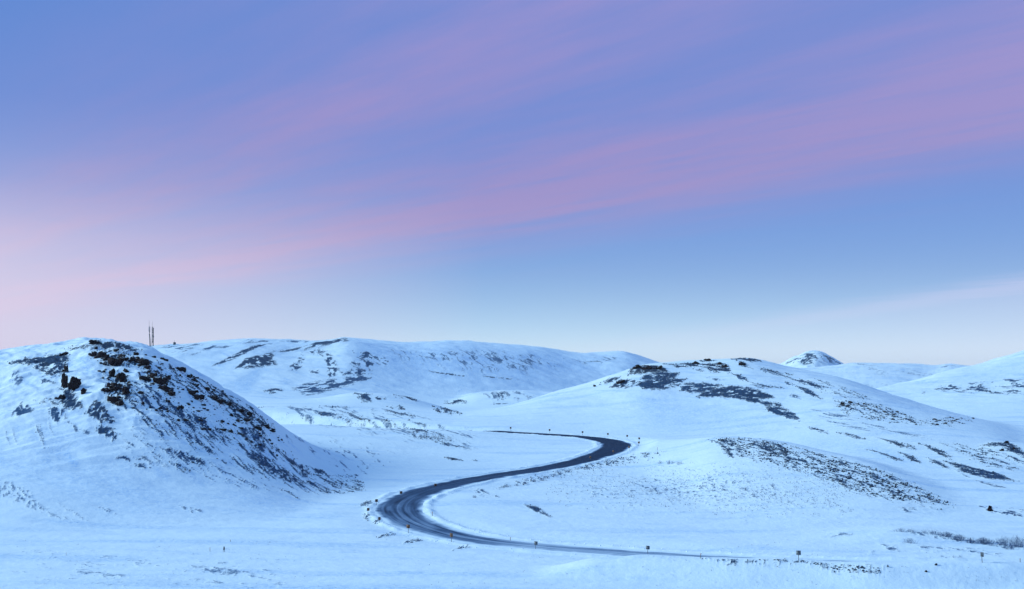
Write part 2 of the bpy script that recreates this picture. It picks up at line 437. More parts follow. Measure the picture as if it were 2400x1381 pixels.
# each hill: skyline (photo px, py, distance), distance of its foot in front, of its foot behind, profile power
LAYERS = [
 ('rocky_hill', 2.0, [(-900, 1000, 430, 232, 560), (-300, 880, 412, 227, 520), (0, 832, 405, 230, 500), (75, 820, 403, 232, 495), (150, 812, 402, 236, 490), (215, 800, 400, 240, 490), (270, 803, 398, 244, 485), (340, 818, 395, 245.8, 480), (400, 846, 392, 248.5, 470), (470, 888, 388, 250.7, 462), (540, 928, 385, 254.8, 455), (600, 962, 382, 259.5, 450), (660, 1003, 380, 267.2, 440), (740, 1055, 380, 285.0, 430), (850, 1112, 382, 315.0, 410), (900, 1130, 384, 320.0, 410)]),
 ('mid_spur', 1.6, [(560, 940, 640, 560, 720), (780, 928, 640, 590, 720), (820, 921, 640, 590, 720), (870, 920, 640, 590, 715), (950, 930, 640, 590, 710), (1020, 950, 640, 595, 700), (1072, 968, 640, 600, 690), (1090, 985, 640, 605, 690)]),
 ('far_ridge', 1.7, [(-500, 900, 1000, 620, 1500), (200, 840, 1000, 610, 1600), (340, 815, 1010, 615, 1600), (430, 807, 1020, 620, 1650), (520, 801, 1030, 625, 1650), (600, 797, 1040, 630, 1700), (660, 799, 1050, 635, 1700),
   (720, 800, 1050, 640, 1700), (770, 796, 1050, 650, 1700), (815, 791, 1050, 655, 1700), (860, 796, 1060, 660, 1700), (900, 801, 1060, 670, 1700), (960, 806, 1070, 690, 1700), (1060, 803, 1080, 710, 1700),
   (1150, 806, 1090, 730, 1700), (1260, 815, 1100, 760, 1700), (1340, 827, 1100, 790, 1700), (1400, 829, 1100, 810, 1700), (1460, 827, 1100, 830, 1700), (1530, 845, 1100, 850, 1600), (1600, 866, 1100, 860, 1500), (1700, 885, 1100, 880, 1400)]),
 ('low_rise', 1.8, [(1010, 958, 770, 700, 850), (1040, 942, 775, 700, 850), (1070, 933, 780, 700, 850), (1110, 922, 780, 695, 850), (1160, 917, 780, 690, 850), (1230, 915, 780, 690, 850), (1300, 920, 780, 690, 850), (1450, 930, 780, 690, 850)]),
 ('broad_hill', 1.45, [(1020, 1004, 520, 478, 640), (1060, 995, 545, 485, 680), (1200, 950, 600, 490, 760), (1300, 920, 630, 490, 800), (1400, 890, 650, 485, 820), (1450, 872, 660, 480, 840), (1500, 857, 670, 475, 860), (1600, 848, 690, 465, 880),
   (1680, 843, 700, 455, 890), (1740, 840, 700, 445, 890), (1800, 849, 690, 435, 880), (1840, 859, 680, 425, 860), (1900, 870, 660, 410, 840), (1980, 888, 630, 395, 800), (2050, 912, 600, 380, 760), (2150, 945, 560, 360, 700),
   (2250, 975, 520, 345, 650), (2330, 1000, 490, 330, 610), (2400, 1028, 460, 320, 580), (2600, 1080, 420, 300, 520)]),
 ('broad_hill', 1.6, [(2240, 1075, 400, 372, 430), (2290, 1052, 405, 370, 440), (2330, 1041, 408, 366, 445), (2370, 1040, 408, 360, 445), (2450, 1048, 405, 350, 440), (2600, 1080, 400, 340, 430)]),
 ('stony_knoll', 1.5, [(1470, 1052, 446, 400, 470), (1520, 1040, 435, 350, 470), (1600, 1036, 420, 305, 460), (1680, 1030, 405, 280, 448), (1760, 1031, 395, 268, 438), (1850, 1044, 380, 262, 422), (1950, 1070, 358, 258, 400), (2050, 1097, 338, 258, 378),
   (2150, 1139, 315, 262, 350), (2240, 1180, 295, 268, 325), (2290, 1208, 285, 270, 300)]),
 ('right_slope', 1.5, [(1960, 945, 740, 690, 900), (2060, 911, 780, 670, 1100), (2100, 902, 800, 650, 1150), (2150, 890, 820, 640, 1200), (2230, 869, 850, 620, 1250), (2300, 852, 880, 610, 1300), (2400, 822, 920, 600, 1400), (2600, 770, 980, 600, 1500), (3200, 800, 980, 600, 1500)]),
 ('far_plateau', 1.6, [(1500, 868, 1500, 1000, 2000), (1800, 862, 1500, 950, 2000), (1900, 862, 1500, 930, 2000), (1960, 857, 1500, 920, 2000), (2000, 853, 1500, 920, 2000), (2100, 852, 1500, 920, 2000), (2200, 856, 1500, 920, 2000), (2225, 853, 1500, 920, 2000), (2270, 857, 1500, 920, 2000), (2500, 862, 1500, 950, 2000)]),
 ('distant_peak', 1.0, [(1780, 872, 2400, 2150, 2650), (1830, 854, 2400, 2150, 2650), (1870, 834, 2400, 2130, 2680), (1895, 825, 2400, 2110, 2700), (1915, 823, 2400, 2110, 2700), (1930, 827, 2400, 2120, 2690), (1950, 837, 2400, 2130, 2680), (1970, 849, 2400, 2140, 2660), (1990, 862, 2400, 2150, 2650), (2020, 873, 2400, 2150, 2650)]),
 ('snow_field', 1.6, [(1420, 1310, 203, 192, 212), (1500, 1304, 202, 191, 212), (1640, 1308, 199, 189, 210), (1750, 1309, 197, 188, 207), (1870, 1308, 196, 188, 205), (1960, 1317, 194, 187, 204), (2050, 1321, 192, 186, 203), (2100, 1321, 192, 186, 203), (2250, 1318, 192, 186, 203), (2400, 1318, 192, 186, 203), (2700, 1330, 192, 186, 203)]),
 ('snow_field', 1.6, [(1870, 1268, 245, 228, 262), (1950, 1254, 245, 228, 262), (2020, 1247, 245, 226, 262), (2100, 1241, 245, 225, 262), (2200, 1248, 243, 224, 260), (2300, 1256, 241, 223, 258), (2400, 1265, 238, 220, 255), (2600, 1280, 236, 220, 250)]),
]

# polar tessellation, finest where the ground is seen most closely
TH = np.concatenate([np.linspace(-math.pi, -0.46, 70, endpoint=False), np.linspace(-0.46, 0.46, 1080, endpoint=False), np.linspace(0.46, math.pi, 71)])
RR = np.concatenate([np.geomspace(1.5, 150, 40, endpoint=False), np.linspace(150, 188, 26, endpoint=False), np.arange(188, 300, 0.8), np.arange(300, 430, 0.65),
                     np.arange(430, 540, 1.0), np.arange(540, 780, 1.8), np.arange(780, 1120, 3.2), np.arange(1120, 2080, 14), np.arange(2080, 2480, 7),
                     np.geomspace(2480, 6500, 24)])
NR, NC = len(RR), len(TH)
TT, R2 = np.meshgrid(TH, RR)
GX = R2 * np.sin(TT); GY = R2 * np.cos(TT)
TCL = np.clip(TT, -0.75, 0.75)
GU = np.tan(TCL); GD = R2 * np.cos(TCL)

bz = base_z(GX, GY)
bz = np.clip(bz, -8, 26)
bz *= 1 - sstep(2500, 6000, R2) * 0.9
# the photographer's own slope
own = CAM_Z - 1.8 - 0.215 * R2 * np.where(np.cos(TT) > 0, 1, 0.25 + 0.75 * (1 + np.cos(TT)))
own = np.where(R2 < 400, own, -50)
hs = []
for name, q, tab in LAYERS:
    tab = np.array(tab, float)
    u, v = uv(tab[:, 0], tab[:, 1])
    zr = CAM_Z + v * tab[:, 2]
    hr = zr - np.clip(base_z(u * tab[:, 2], tab[:, 2]), -8, 26)
    hr = np.maximum(hr, 0)
    uq = GU[0]
    def smooth_interp(vals, w):
        du = np.diff(u); sl_ = np.diff(vals) / du
        tg = np.concatenate([[sl_[0]], (sl_[:-1] * du[1:] + sl_[1:] * du[:-1]) / (du[1:] + du[:-1]), [sl_[-1]]])
        tot = 0
        for k_, wk in ((-2, 1), (-1, 3), (0, 4), (1, 3), (2, 1)):
            x_ = np.clip(uq + k_ * w, u[0], u[-1])
            i_ = np.clip(np.searchsorted(u, x_) - 1, 0, len(u) - 2)
            t_ = (x_ - u[i_]) / du[i_]
            h00 = 2 * t_ ** 3 - 3 * t_ ** 2 + 1; h10 = t_ ** 3 - 2 * t_ ** 2 + t_; h01 = -2 * t_ ** 3 + 3 * t_ ** 2; h11 = t_ ** 3 - t_ ** 2
            tot = tot + wk * (h00 * vals[i_] + h10 * du[i_] * tg[i_] + h01 * vals[i_ + 1] + h11 * du[i_] * tg[i_ + 1])
        return tot / 12.0
    w1 = 0.0008 if name == 'distant_peak' else 0.0018
    H = smooth_interp(hr, w1); Dr = smooth_interp(tab[:, 2], 0.008); Df = smooth_interp(tab[:, 3], 0.012); Db = smooth_interp(tab[:, 4], 0.012)
    fade = sstep(u[0] - 0.06, u[0], uq) * (1 - sstep(u[-1], u[-1] + 0.06, uq))
    t1 = np.clip((GD - Df) / (Dr - Df), 0, 1); t2 = np.clip((Db - GD) / (Db - Dr), 0, 1)
    t = np.where(GD < Dr, t1, t2)
    hs.append((name, H * fade * np.sin(0.5 * np.pi * t) ** q))
hsum = sum(np.maximum(h, 0) ** 5 for _, h in hs) ** 0.2
GZ = np.maximum(bz + hsum, own) + 0.0
k = 2.5
dlt = np.clip(0.5 + 0.5 * (own - (bz + hsum)) / k, 0, 1)
GZ = (bz + hsum) * (1 - dlt) + own * dlt + k * dlt * (1 - dlt)

# natural relief
HA = hs[0][1]
HK = hs[[n_ for n_, _ in hs].index('distant_peak')][1]
def rel(sx, sy, ang, octv, seed, gain=0.5):
    c, s = math.cos(ang), math.sin(ang)
    return fbm((GX * c + GY * s) / sx, (-GX * s + GY * c) / sy, octv, seed, gain)
hillm = sstep(0.5, 10, hsum)
GZ += (0.35 - 2.2 * np.abs(rel(55, 70, 0.5, 4, 61, 0.6))) * sstep(4, 20, HK) * 3.5
far = sstep(600, 1000, R2)
rel1 = rel(75, 75, 0.3, 5, 11)
GZ += rel1 * hillm * (0.9 + 1.8 * far)
GZ += rel(26, 13, -0.5, 4, 23) * (0.10 + 0.40 * hillm) * (1 + 1.2 * far)
GZ += rel(9, 3.5, 0.25, 3, 31) * (0.05 + 0.10 * hillm)
GZ += (1 - 2 * np.abs(rel(16, 4.5, 0.2, 4, 33))) * 0.15 * (R2 > 180) * (R2 < 600)
GZ += rel(60, 22, 0.12, 3, 37) * 0.45 * (R2 > 180) * (R2 < 700)
rg = 1 - np.abs(rel(19, 25, 0.7, 5, 41, 0.55)) * 2.0
GZ += np.clip(rg, -1, 1) * sstep(9, 24, HA) * 1.15
GZ += rel(5, 4, 0.4, 3, 43) * sstep(14, 26, HA) * 0.45 * sstep(-150, -110, GX)
gul = 1 - np.abs(rel(8, 60, -0.95, 3, 47)) * 2
GZ += gul * sstep(3, 14, HA) * 0.55
# road bench
from bisect import bisect_left
near = (R2 > 170) & (R2 < 640) & (np.abs(GX) < 330) & (GY > 0)
ii = np.flatnonzero(near.ravel())
RS = RL[::2]
dist = np.empty(len(ii)); rz = np.empty(len(ii))
fx, fy = GX.ravel()[ii], GY.ravel()[ii]
for a in range(0, len(ii), 40000):
    d2 = (fx[a:a + 40000, None] - RS[None, :, 0]) ** 2 + (fy[a:a + 40000, None] - RS[None, :, 1]) ** 2
    j = d2.argmin(1)
    dist[a:a + 40000] = np.sqrt(d2[np.arange(len(j)), j]); rz[a:a + 40000] = RS[j, 2]
RD = np.full(GX.size, 1e3); RD[ii] = dist
RZ = np.zeros(GX.size); RZ[ii] = rz
RD = RD.reshape(GX.shape); RZ = RZ.reshape(GX.shape)
wgt = 1 - sstep(6.3, 15 - 5.2 * sstep(15, 40, GX) * (GY < 222), RD)
berm = 0.40 * np.exp(-((RD - 6.5 - 0.8 * fbm(GX / 9, GY / 9, 2, 78)) / 1.0) ** 2) * np.clip(0.8 + 0.9 * fbm(GX / 5.0, GY / 5.0, 2, 77), 0.1, 3) * np.where(RD < 30, 1, 0)
GZ = GZ * (1 - wgt) + (RZ - 0.10) * wgt + berm

GV = (GZ - CAM_Z) / GD
def col_of(u): return int(np.argmin(np.abs(TH - math.atan(u))))
def ray(px, py, d0, d1):
    """world point where the bearing of this spot of the photo meets the ground between two distances"""
    u, v = uv(px, py)
    u = float(u); v = float(v)
    c = col_of(u)
    r0, r1 = np.searchsorted(RR, [d0, d1])
    col = GV[r0:r1, c]
    hit = np.flatnonzero(col >= v)
    if len(hit) == 0:
        r = r0 + int(col.argmax()); D = GD[r, c]
    else:
        r = r0 + int(hit[0]); D = GD[r, c]
        if hit[0] > 0:
            a, b = GV[r - 1, c], GV[r, c]
            D = GD[r - 1, c] + (GD[r, c] - GD[r - 1, c]) * (v - a) / max(b - a, 1e-9)
    return np.array([u * D, D])
def ground_z(x, y):
    r = math.hypot(x, y); t = math.atan2(x, y)
    fr = np.interp(r, RR, np.arange(NR)); fc = np.interp(t, TH, np.arange(NC))
    a, b = int(min(fr, NR - 2)), int(min(fc, NC - 2)); p, q = fr - a, fc - b
    return float((GZ[a, b] * (1 - q) + GZ[a, b + 1] * q) * (1 - p) + (GZ[a + 1, b] * (1 - q) + GZ[a + 1, b + 1] * q) * p)
ZONE = {'A': (235, 404), 'B': (300, 592), 'C': (560, 645), 'D': (600, 1075), 'E': (650, 785), 'F': (330, 703), 'G': (235, 412), 'I': (560, 930), 'J': (880, 1510), 'K': (2080, 2410), 'N': (186, 330)}
def at(px, py, zone):
    p = ray(px, py, *ZONE[zone])
    return Vector((p[0], p[1], ground_z(*p)))

# ------------------------------------------------------------------ where the snow has blown off
BARE = np.zeros(GX.shape); TONE = np.full(GX.shape, 0.5); THIN_SHADE = np.zeros(GX.shape)
def line(pts, w):
    """widen a polyline of photo spots into an outline"""
    p = np.array(pts, float); d = np.gradient(p, axis=0); n = np.stack([-d[:, 1], d[:, 0]], 1); n /= np.linalg.norm(n, axis=1)[:, None] + 1e-9
    ww = np.full(len(p), w / 2.0); ww[0] *= 0.4; ww[-1] *= 0.4
    return [tuple(q) for q in p + n * ww[:, None]] + [tuple(q) for q in (p - n * ww[:, None])[::-1]]
_pseed = [100]
def patch(zone, poly, fill=0.8, tone=0.3, ang=15, asp=3.0, cell=9.0, rag=7.0, soft=2.5, thin=False):
    """bare patch: outline in plan, ragged edge, broken up by wind-drawn streaks.
    fill: share of ground showing; ang/asp: run of the streaks as they lie on the slope"""
    _pseed[0] += 7
    sd_ = _pseed[0]
    P = np.array(poly, float)
    W = np.array([ray(x, y, *ZONE[zone]) for x, y in P])
    ex = max(np.ptp(P[:, 0]), 2.0); ey = max(np.ptp(P[:, 1]), 2.0)
    ox, oy = W[:, 0].mean(), W[:, 1].mean()
    sx = oy / FPX                                             # metres per unit across
    A = np.stack([W[:, 1] - oy, np.ones(len(W))], 1)
    sy = max(np.ptp(W[:, 1]) / ey, sx)                        # metres per unit up the slope
    Q = np.stack([(W[:, 0] - ox) / sx, -(W[:, 1] - oy) / sy], 1)
    mg = rag * 2 + soft * (3 if thin else 2) + 2
    u0, u1 = (W[:, 0] / W[:, 1]).min(), (W[:, 0] / W[:, 1]).max()
    c0, c1 = np.searchsorted(TH, [math.atan(u0) - mg / FPX, math.atan(u1) + mg / FPX])
    r0, r1 = np.searchsorted(RR, [W[:, 1].min() - mg * sy, (W[:, 1].max() + mg * sy) / math.cos(0.4)])
    sl = (slice(r0, r1), slice(max(c0, 0), c1 + 1))
    x = (GX[sl] - ox) / sx; y = -(GY[sl] - oy) / sy
    if x.size == 0: return
    a = math.radians(ang); ca, sa = math.cos(a), math.sin(a)
    l = x * ca + y * sa; s = -x * sa + y * ca
    wx = fbm(l / (cell * asp), s / cell, 3, sd_) * rag
    xx = x + wx * 1.6 * ca + fbm(x / 6, y / 6, 2, sd_ + 1) * rag * 0.5
    yy = y + wx * 1.6 * sa + fbm(x / 6, y / 6, 2, sd_ + 2) * rag * 0.5
    ins = np.zeros(x.shape, bool); dd = np.full(x.shape, 1e9)
    n = len(Q)
    for i in range(n):
        x0, y0 = Q[i]; x1, y1 = Q[(i + 1) % n]
        cond = (y0 > yy) != (y1 > yy)
        if y1 != y0:
            ins ^= cond & (xx < (x1 - x0) * (yy - y0) / (y1 - y0) + x0)
        L2 = (x1 - x0) ** 2 + (y1 - y0) ** 2 + 1e-9
        t = np.clip(((xx - x0) * (x1 - x0) + (yy - y0) * (y1 - y0)) / L2, 0, 1)
        dd = np.minimum(dd, np.hypot(xx - x0 - t * (x1 - x0), yy - y0 - t * (y1 - y0)))
    sdv = np.where(ins, dd, -dd)
    zin = (GY[sl] > ZONE[zone][0] - 10) & (GY[sl] < ZONE[zone][1] + 12)
    m = sstep(-soft * 2.0, soft * 2.0, sdv) * zin
    f = 0.5 + 0.5 * fbm(l / (cell * asp * 0.8), s / (cell * 0.55), 5, sd_ + 3, 0.58) * 1.6
    big = 0.5 + 0.5 * fbm(l / (cell * asp * 2.2), s / (cell * 1.8), 2, sd_ + 4) * 1.3
    kb = 0.46 if fill < 0.5 else 0.25
    f = f * (1 - kb) + big * kb
    th = float(np.quantile(f[m > 0.5], 1.0 - fill)) if (m > 0.5).any() else 1.0 - fill
    if fill < 0.97:
        tex = sstep(th - 0.09, th + 0.09, f)
    else: tex = 1.0
    if thin:
        m = sstep(-soft * 2.2, soft * 2.2, sdv) * zin
        THIN_SHADE[sl] = np.maximum(THIN_SHADE[sl], m * np.clip(f + fill - 0.5, 0, 1) * (1.0 if zone == 'D' else 0.8))
        return
    val = m * tex * (1 - 0.36 * max(0.0, tone - 0.5) / 0.5)
    up = val > BARE[sl]
    BARE[sl] = np.where(up, val, BARE[sl])
    TONE[sl] = np.where(up, tone, TONE[sl])

# near hill on the left
patch('A', [(20, 850), (50, 840), (95, 836), (140, 830), (160, 835), (150, 852), (142, 880), (120, 882), (100, 876), (83, 866), (85, 855), (50, 856)], .80, .35, 10)
patch('A', [(25, 872), (45, 870), (55, 900), (37, 910), (25, 900)], .5, .8, 70)
patch('A', [(92, 882), (135, 887), (130, 900), (100, 900)], .5, .6, 10)
patch('A', [(138, 935), (155, 912), (176, 914), (184, 940), (196, 955), (160, 961), (147, 952)], .92, .35, 80, 2)
patch('A', [(25, 972), (50, 942), (70, 955), (84, 962), (50, 973)], .85, .6, 30)
patch('A', [(77, 937), (120, 937), (152, 954), (135, 950), (112, 945)], .6, .5, 20)
patch('A', [(112, 955), (150, 957), (160, 980), (140, 990), (117, 980)], .66, .6, 60)
patch('A', [(150, 975), (175, 998), (192, 1016), (175, 1011), (158, 996)], .6, .6, 50)
patch('A', [(190, 1008), (225, 1014), (215, 1020), (195, 1016)], .6, .7, 10)
patch('A', [(195, 970), (225, 937), (242, 947), (272, 993), (240, 991)], .80, .35, 75, 2)
patch('A', [(225, 1003), (262, 1000), (284, 1028), (262, 1031), (232, 1018)], .75, .5, 60, 2)
patch('A', [(212, 800), (275, 802), (300, 810), (330, 822), (312, 826), (262, 816), (228, 810)], .88, .2, 20)
patch('A', [(160, 816), (195, 810), (232, 813), (226, 819), (170, 820)], .88, .25, 0)
patch('A', [(73, 818), (105, 813), (112, 816), (80, 822)], .85, .3, 0)
patch('A', [(148, 840), (160, 838), (156, 872), (152, 925), (146, 940), (145, 900)], .7, .05, 85, 2, 6)
patch('A', [(205, 822), (300, 828), (350, 850), (345, 870), (290, 860), (240, 858), (215, 838)], .34, .05, 30, 1.6, 6)
patch('A', [(245, 868), (300, 872), (312, 930), (295, 960), (255, 945), (240, 920)], .42, .05, 60, 1.6, 6)
patch('A', [(320, 870), (380, 875), (410, 915), (420, 935), (395, 930), (360, 905), (330, 895)], .45, .05, 35, 1.8, 6)
patch('A', [(285, 885), (420, 955), (520, 1010), (620, 1015), (660, 1060), (740, 1112), (840, 1112), (862, 1150), (760, 1162), (640, 1132), (540, 1092), (430, 1052), (330, 1012), (275, 960)], .25, .50, 36, 6, 8)
patch('A', [(330, 842), (420, 866), (520, 916), (600, 960), (645, 1003), (600, 1012), (520, 962), (430, 912), (350, 890)], .34, .15, 36, 4, 7)
patch('A', [(480, 910), (540, 940), (590, 970), (640, 1008), (600, 1006), (545, 965), (500, 938)], .46, .05, 34, 2.2, 6)
patch('A', [(330, 905), (450, 965), (540, 1010), (500, 1020), (400, 985), (330, 940)], .36, .45, 38, 4, 8)
patch('A', [(575, 1062), (620, 1066), (662, 1100), (712, 1132), (680, 1132), (620, 1110)], .62, .45, 34, 2.5, 7)
patch('A', [(560, 1000), (620, 1012), (640, 1060), (600, 1062), (570, 1030)], .48, .45, 40, 2.2, 7)
patch('A', [(300, 1000), (420, 1050), (560, 1110), (700, 1160), (560, 1150), (400, 1100), (280, 1050)], .22, .8, 30, 5, 8, 8, 12)
patch('A', [(260, 1070), (340, 1070), (380, 1095), (330, 1100)], .36, .6, 14)
patch('A', [(380, 1050), (440, 1060), (485, 1085), (470, 1092), (420, 1075)], .62, .45, 32)
patch('A', [(395, 1080), (430, 1090), (445, 1112), (415, 1100)], .5, .5, 36)
patch('A', [(700, 1090), (722, 1090), (718, 1122), (704, 1112)], .7, .4, 50)
patch('A', [(728, 1094), (760, 1104), (776, 1118), (745, 1114)], .7, .4, 36)
patch('A', line([(652, 1144), (680, 1156), (700, 1171)], 3), .9, .4, 36, soft=1.5, rag=1.5)
patch('A', line([(770, 1126), (785, 1134), (800, 1144)], 3), .9, .4, 36, soft=1.5, rag=1.5)
patch('A', line([(86, 995), (88, 1008), (96, 1024), (104, 1052)], 3), .95, .5, 70, soft=1.5, rag=1.0)
patch('A', line([(92, 993), (95, 1010), (104, 1030)], 2.5), .95, .6, 70, soft=1.5, rag=1.0)
patch('A', line([(114, 978), (117, 1000), (125, 1020)], 2.5), .95, .6, 70, soft=1.5, rag=1.0)
patch('A', line([(14, 1008), (16, 1025), (24, 1045)], 2.5), .95, .7, 70, soft=1.5, rag=1.0)
patch('A', line([(28, 1005), (34, 1025), (42, 1045)], 2.5), .95, .7, 70, soft=1.5, rag=1.0)
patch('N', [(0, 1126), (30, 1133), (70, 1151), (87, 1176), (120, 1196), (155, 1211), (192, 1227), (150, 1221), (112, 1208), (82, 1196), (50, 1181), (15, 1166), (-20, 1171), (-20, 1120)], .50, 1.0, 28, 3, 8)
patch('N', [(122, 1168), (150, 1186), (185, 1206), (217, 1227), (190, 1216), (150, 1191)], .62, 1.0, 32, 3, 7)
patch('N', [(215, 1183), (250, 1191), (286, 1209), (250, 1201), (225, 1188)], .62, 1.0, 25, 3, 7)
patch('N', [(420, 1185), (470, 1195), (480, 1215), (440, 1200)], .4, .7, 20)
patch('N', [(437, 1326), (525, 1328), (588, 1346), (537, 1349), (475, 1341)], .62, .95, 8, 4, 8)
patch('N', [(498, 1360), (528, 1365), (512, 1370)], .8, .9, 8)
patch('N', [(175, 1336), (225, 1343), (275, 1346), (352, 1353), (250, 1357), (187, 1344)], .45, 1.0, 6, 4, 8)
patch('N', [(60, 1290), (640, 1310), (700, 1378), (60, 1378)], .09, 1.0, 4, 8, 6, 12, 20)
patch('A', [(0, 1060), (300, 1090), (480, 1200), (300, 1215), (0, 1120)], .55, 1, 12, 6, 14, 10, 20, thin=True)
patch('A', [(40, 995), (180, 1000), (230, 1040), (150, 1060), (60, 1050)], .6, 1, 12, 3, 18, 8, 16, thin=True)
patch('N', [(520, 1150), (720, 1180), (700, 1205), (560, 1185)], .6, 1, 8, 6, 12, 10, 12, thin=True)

# mid slope beyond it, drawn into long streaks
for pl in ([(732, 962), (775, 967), (825, 987), (857, 996), (800, 983), (750, 975)], [(795, 962), (825, 970), (872, 988), (845, 986), (807, 971)],
           [(870, 976), (925, 995), (975, 1006), (1055, 1026), (975, 1013), (912, 1001)], [(750, 944), (814, 955), (775, 956)], [(650, 943), (692, 947), (670, 951)],
           [(875, 1001), (975, 1019), (1066, 1031), (975, 1026)], [(957, 984), (1002, 1000), (975, 996)], [(700, 975), (720, 978), (735, 986), (712, 984)],
           [(610, 945), (646, 949), (640, 953)], [(900, 960), (950, 968), (985, 978), (940, 974)], [(1000, 1028), (1060, 1042), (1100, 1050), (1050, 1046)]):
    patch('B', pl, .72, .55, 15, 5, 6, 3.5, 2)
patch('B', [(1040, 1072), (1060, 1073), (1086, 1080), (1060, 1079)], .97, .3, 8, 4, 6, 1.5, 1.5)
patch('B', [(1100, 1077), (1120, 1079), (1118, 1082)], .8, .5, 8, 4, 6, 1.5, 1.5)
patch('B', [(630, 930), (900, 940), (1120, 1010), (1110, 1055), (900, 1030), (740, 1000), (640, 960)], .20, .85, 15, 7, 5, 6, 8)
patch('B', [(640, 1010), (760, 1020), (960, 1060), (860, 1120), (720, 1070)], .10, .85, 25, 4, 6, 6, 10)
patch('C', [(860, 946), (890, 937), (902, 934), (870, 924), (825, 921), (840, 930)], .6, .5, 12)
patch('C', [(912, 955), (942, 952), (948, 962)], .6, .5, 12)
patch('C', [(905, 925), (960, 930), (985, 940), (950, 940)], .4, .5, 15)
patch('C', [(1010, 952), (1050, 958), (1078, 970), (1035, 973)], .45, .55, 25, 2, 5)
# far ridge
patch('D', [(550, 863), (575, 840), (640, 826), (648, 855), (605, 861), (575, 864)], .84, .25, 8, 3, 7, 4)
patch('D', [(500, 856), (530, 840), (580, 816), (632, 804), (600, 818), (537, 846), (507, 857)], .84, .35, -25, 4, 7, 3)
patch('D', [(630, 828), (675, 817), (725, 809), (775, 799), (810, 791), (822, 799), (787, 804), (725, 816), (660, 826)], .80, .3, -14, 4, 7, 3)
patch('D', [(710, 825), (750, 815), (772, 825), (787, 847), (797, 872), (770, 886), (765, 857), (750, 832)], .55, .45, 20, 2.5, 7)
patch('D', [(680, 872), (685, 857), (707, 830), (719, 840), (702, 866)], .5, .45, 15, 2.5, 6)
patch('D', [(690, 908), (725, 897), (787, 887), (850, 880), (872, 887), (825, 901), (775, 916), (715, 928)], .70, .6, -10, 4, 8)
patch('D', [(792, 876), (837, 861), (867, 866), (877, 877), (812, 881)], .6, .5, 10, 3, 7)
patch('D', [(817, 847), (870, 844), (912, 858), (862, 861), (825, 857)], .42, .45, 18, 3, 6)
patch('D', [(820, 820), (900, 830), (920, 860), (850, 850)], .3, .5, 20, 3, 6)
patch('D', [(620, 915), (655, 909), (662, 915), (640, 923)], .65, .5, 5)
patch('D', [(725, 870), (750, 868), (745, 885)], .5, .5, 10)
patch('D', [(360, 815), (480, 805), (560, 806), (520, 820), (440, 838), (390, 835)], .30, .7, -8, 4, 7, 5, 6)
patch('D', [(560, 800), (700, 798), (780, 796), (700, 806), (600, 814)], .35, .7, -10, 4, 7, 4, 4)
patch('D', [(895, 812), (1250, 826), (1340, 868), (1160, 882), (950, 852)], .27, .75, 30, 3, 6, 8, 14)
patch('D', [(1130, 830), (1200, 835), (1260, 870), (1210, 872), (1150, 848)], .36, .7, 38, 3, 6, 6, 8)
patch('D', [(1300, 835), (1440, 832), (1480, 850), (1380, 860)], .24, .75, 20, 3, 6, 6, 8)
patch('D', line([(1004, 870), (1025, 874), (1050, 877), (1075, 880), (1096, 883)], 3), .75, .2, 10, 3, 4, 1.5, 1.2)
patch('D', line([(1130, 882), (1150, 884), (1180, 887), (1216, 890)], 2.6), .75, .25, 8, 3, 4, 1.5, 1.2)
patch('D', line([(1365, 848), (1395, 847), (1420, 849)], 2.6), .75, .3, 4, 3, 4, 1.5, 1.2)
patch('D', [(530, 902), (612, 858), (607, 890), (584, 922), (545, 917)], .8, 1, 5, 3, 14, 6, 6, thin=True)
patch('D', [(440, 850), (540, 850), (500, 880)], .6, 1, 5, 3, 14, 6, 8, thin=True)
patch('D', [(840, 800), (1100, 808), (1340, 832), (1480, 835), (1400, 880), (1200, 905), (950, 890), (850, 850)], .98, 1, 30, 3, 12, 10, 22, thin=True)  # partly thin snow, partly the ridge's blue shade painted into its colour
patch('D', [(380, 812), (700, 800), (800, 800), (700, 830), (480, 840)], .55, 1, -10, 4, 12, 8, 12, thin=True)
patch('E', [(1037, 943), (1075, 934), (1094, 942), (1050, 947)], .6, .5, 10)
patch('E', [(1168, 920), (1192, 917), (1179, 935), (1166, 935)], .65, .5, 60, 2, 5)
patch('E', [(1230, 930), (1252, 926), (1248, 935)], .6, .6, 5)
patch('E', [(1100, 925), (1220, 918), (1290, 925), (1220, 940), (1110, 940)], .28, .7, 5, 4, 6)
patch('E', line([(1150, 948), (1170, 947), (1190, 946)], 2.5), .7, .5, 0, 3, 4, 1.5, 1.2)
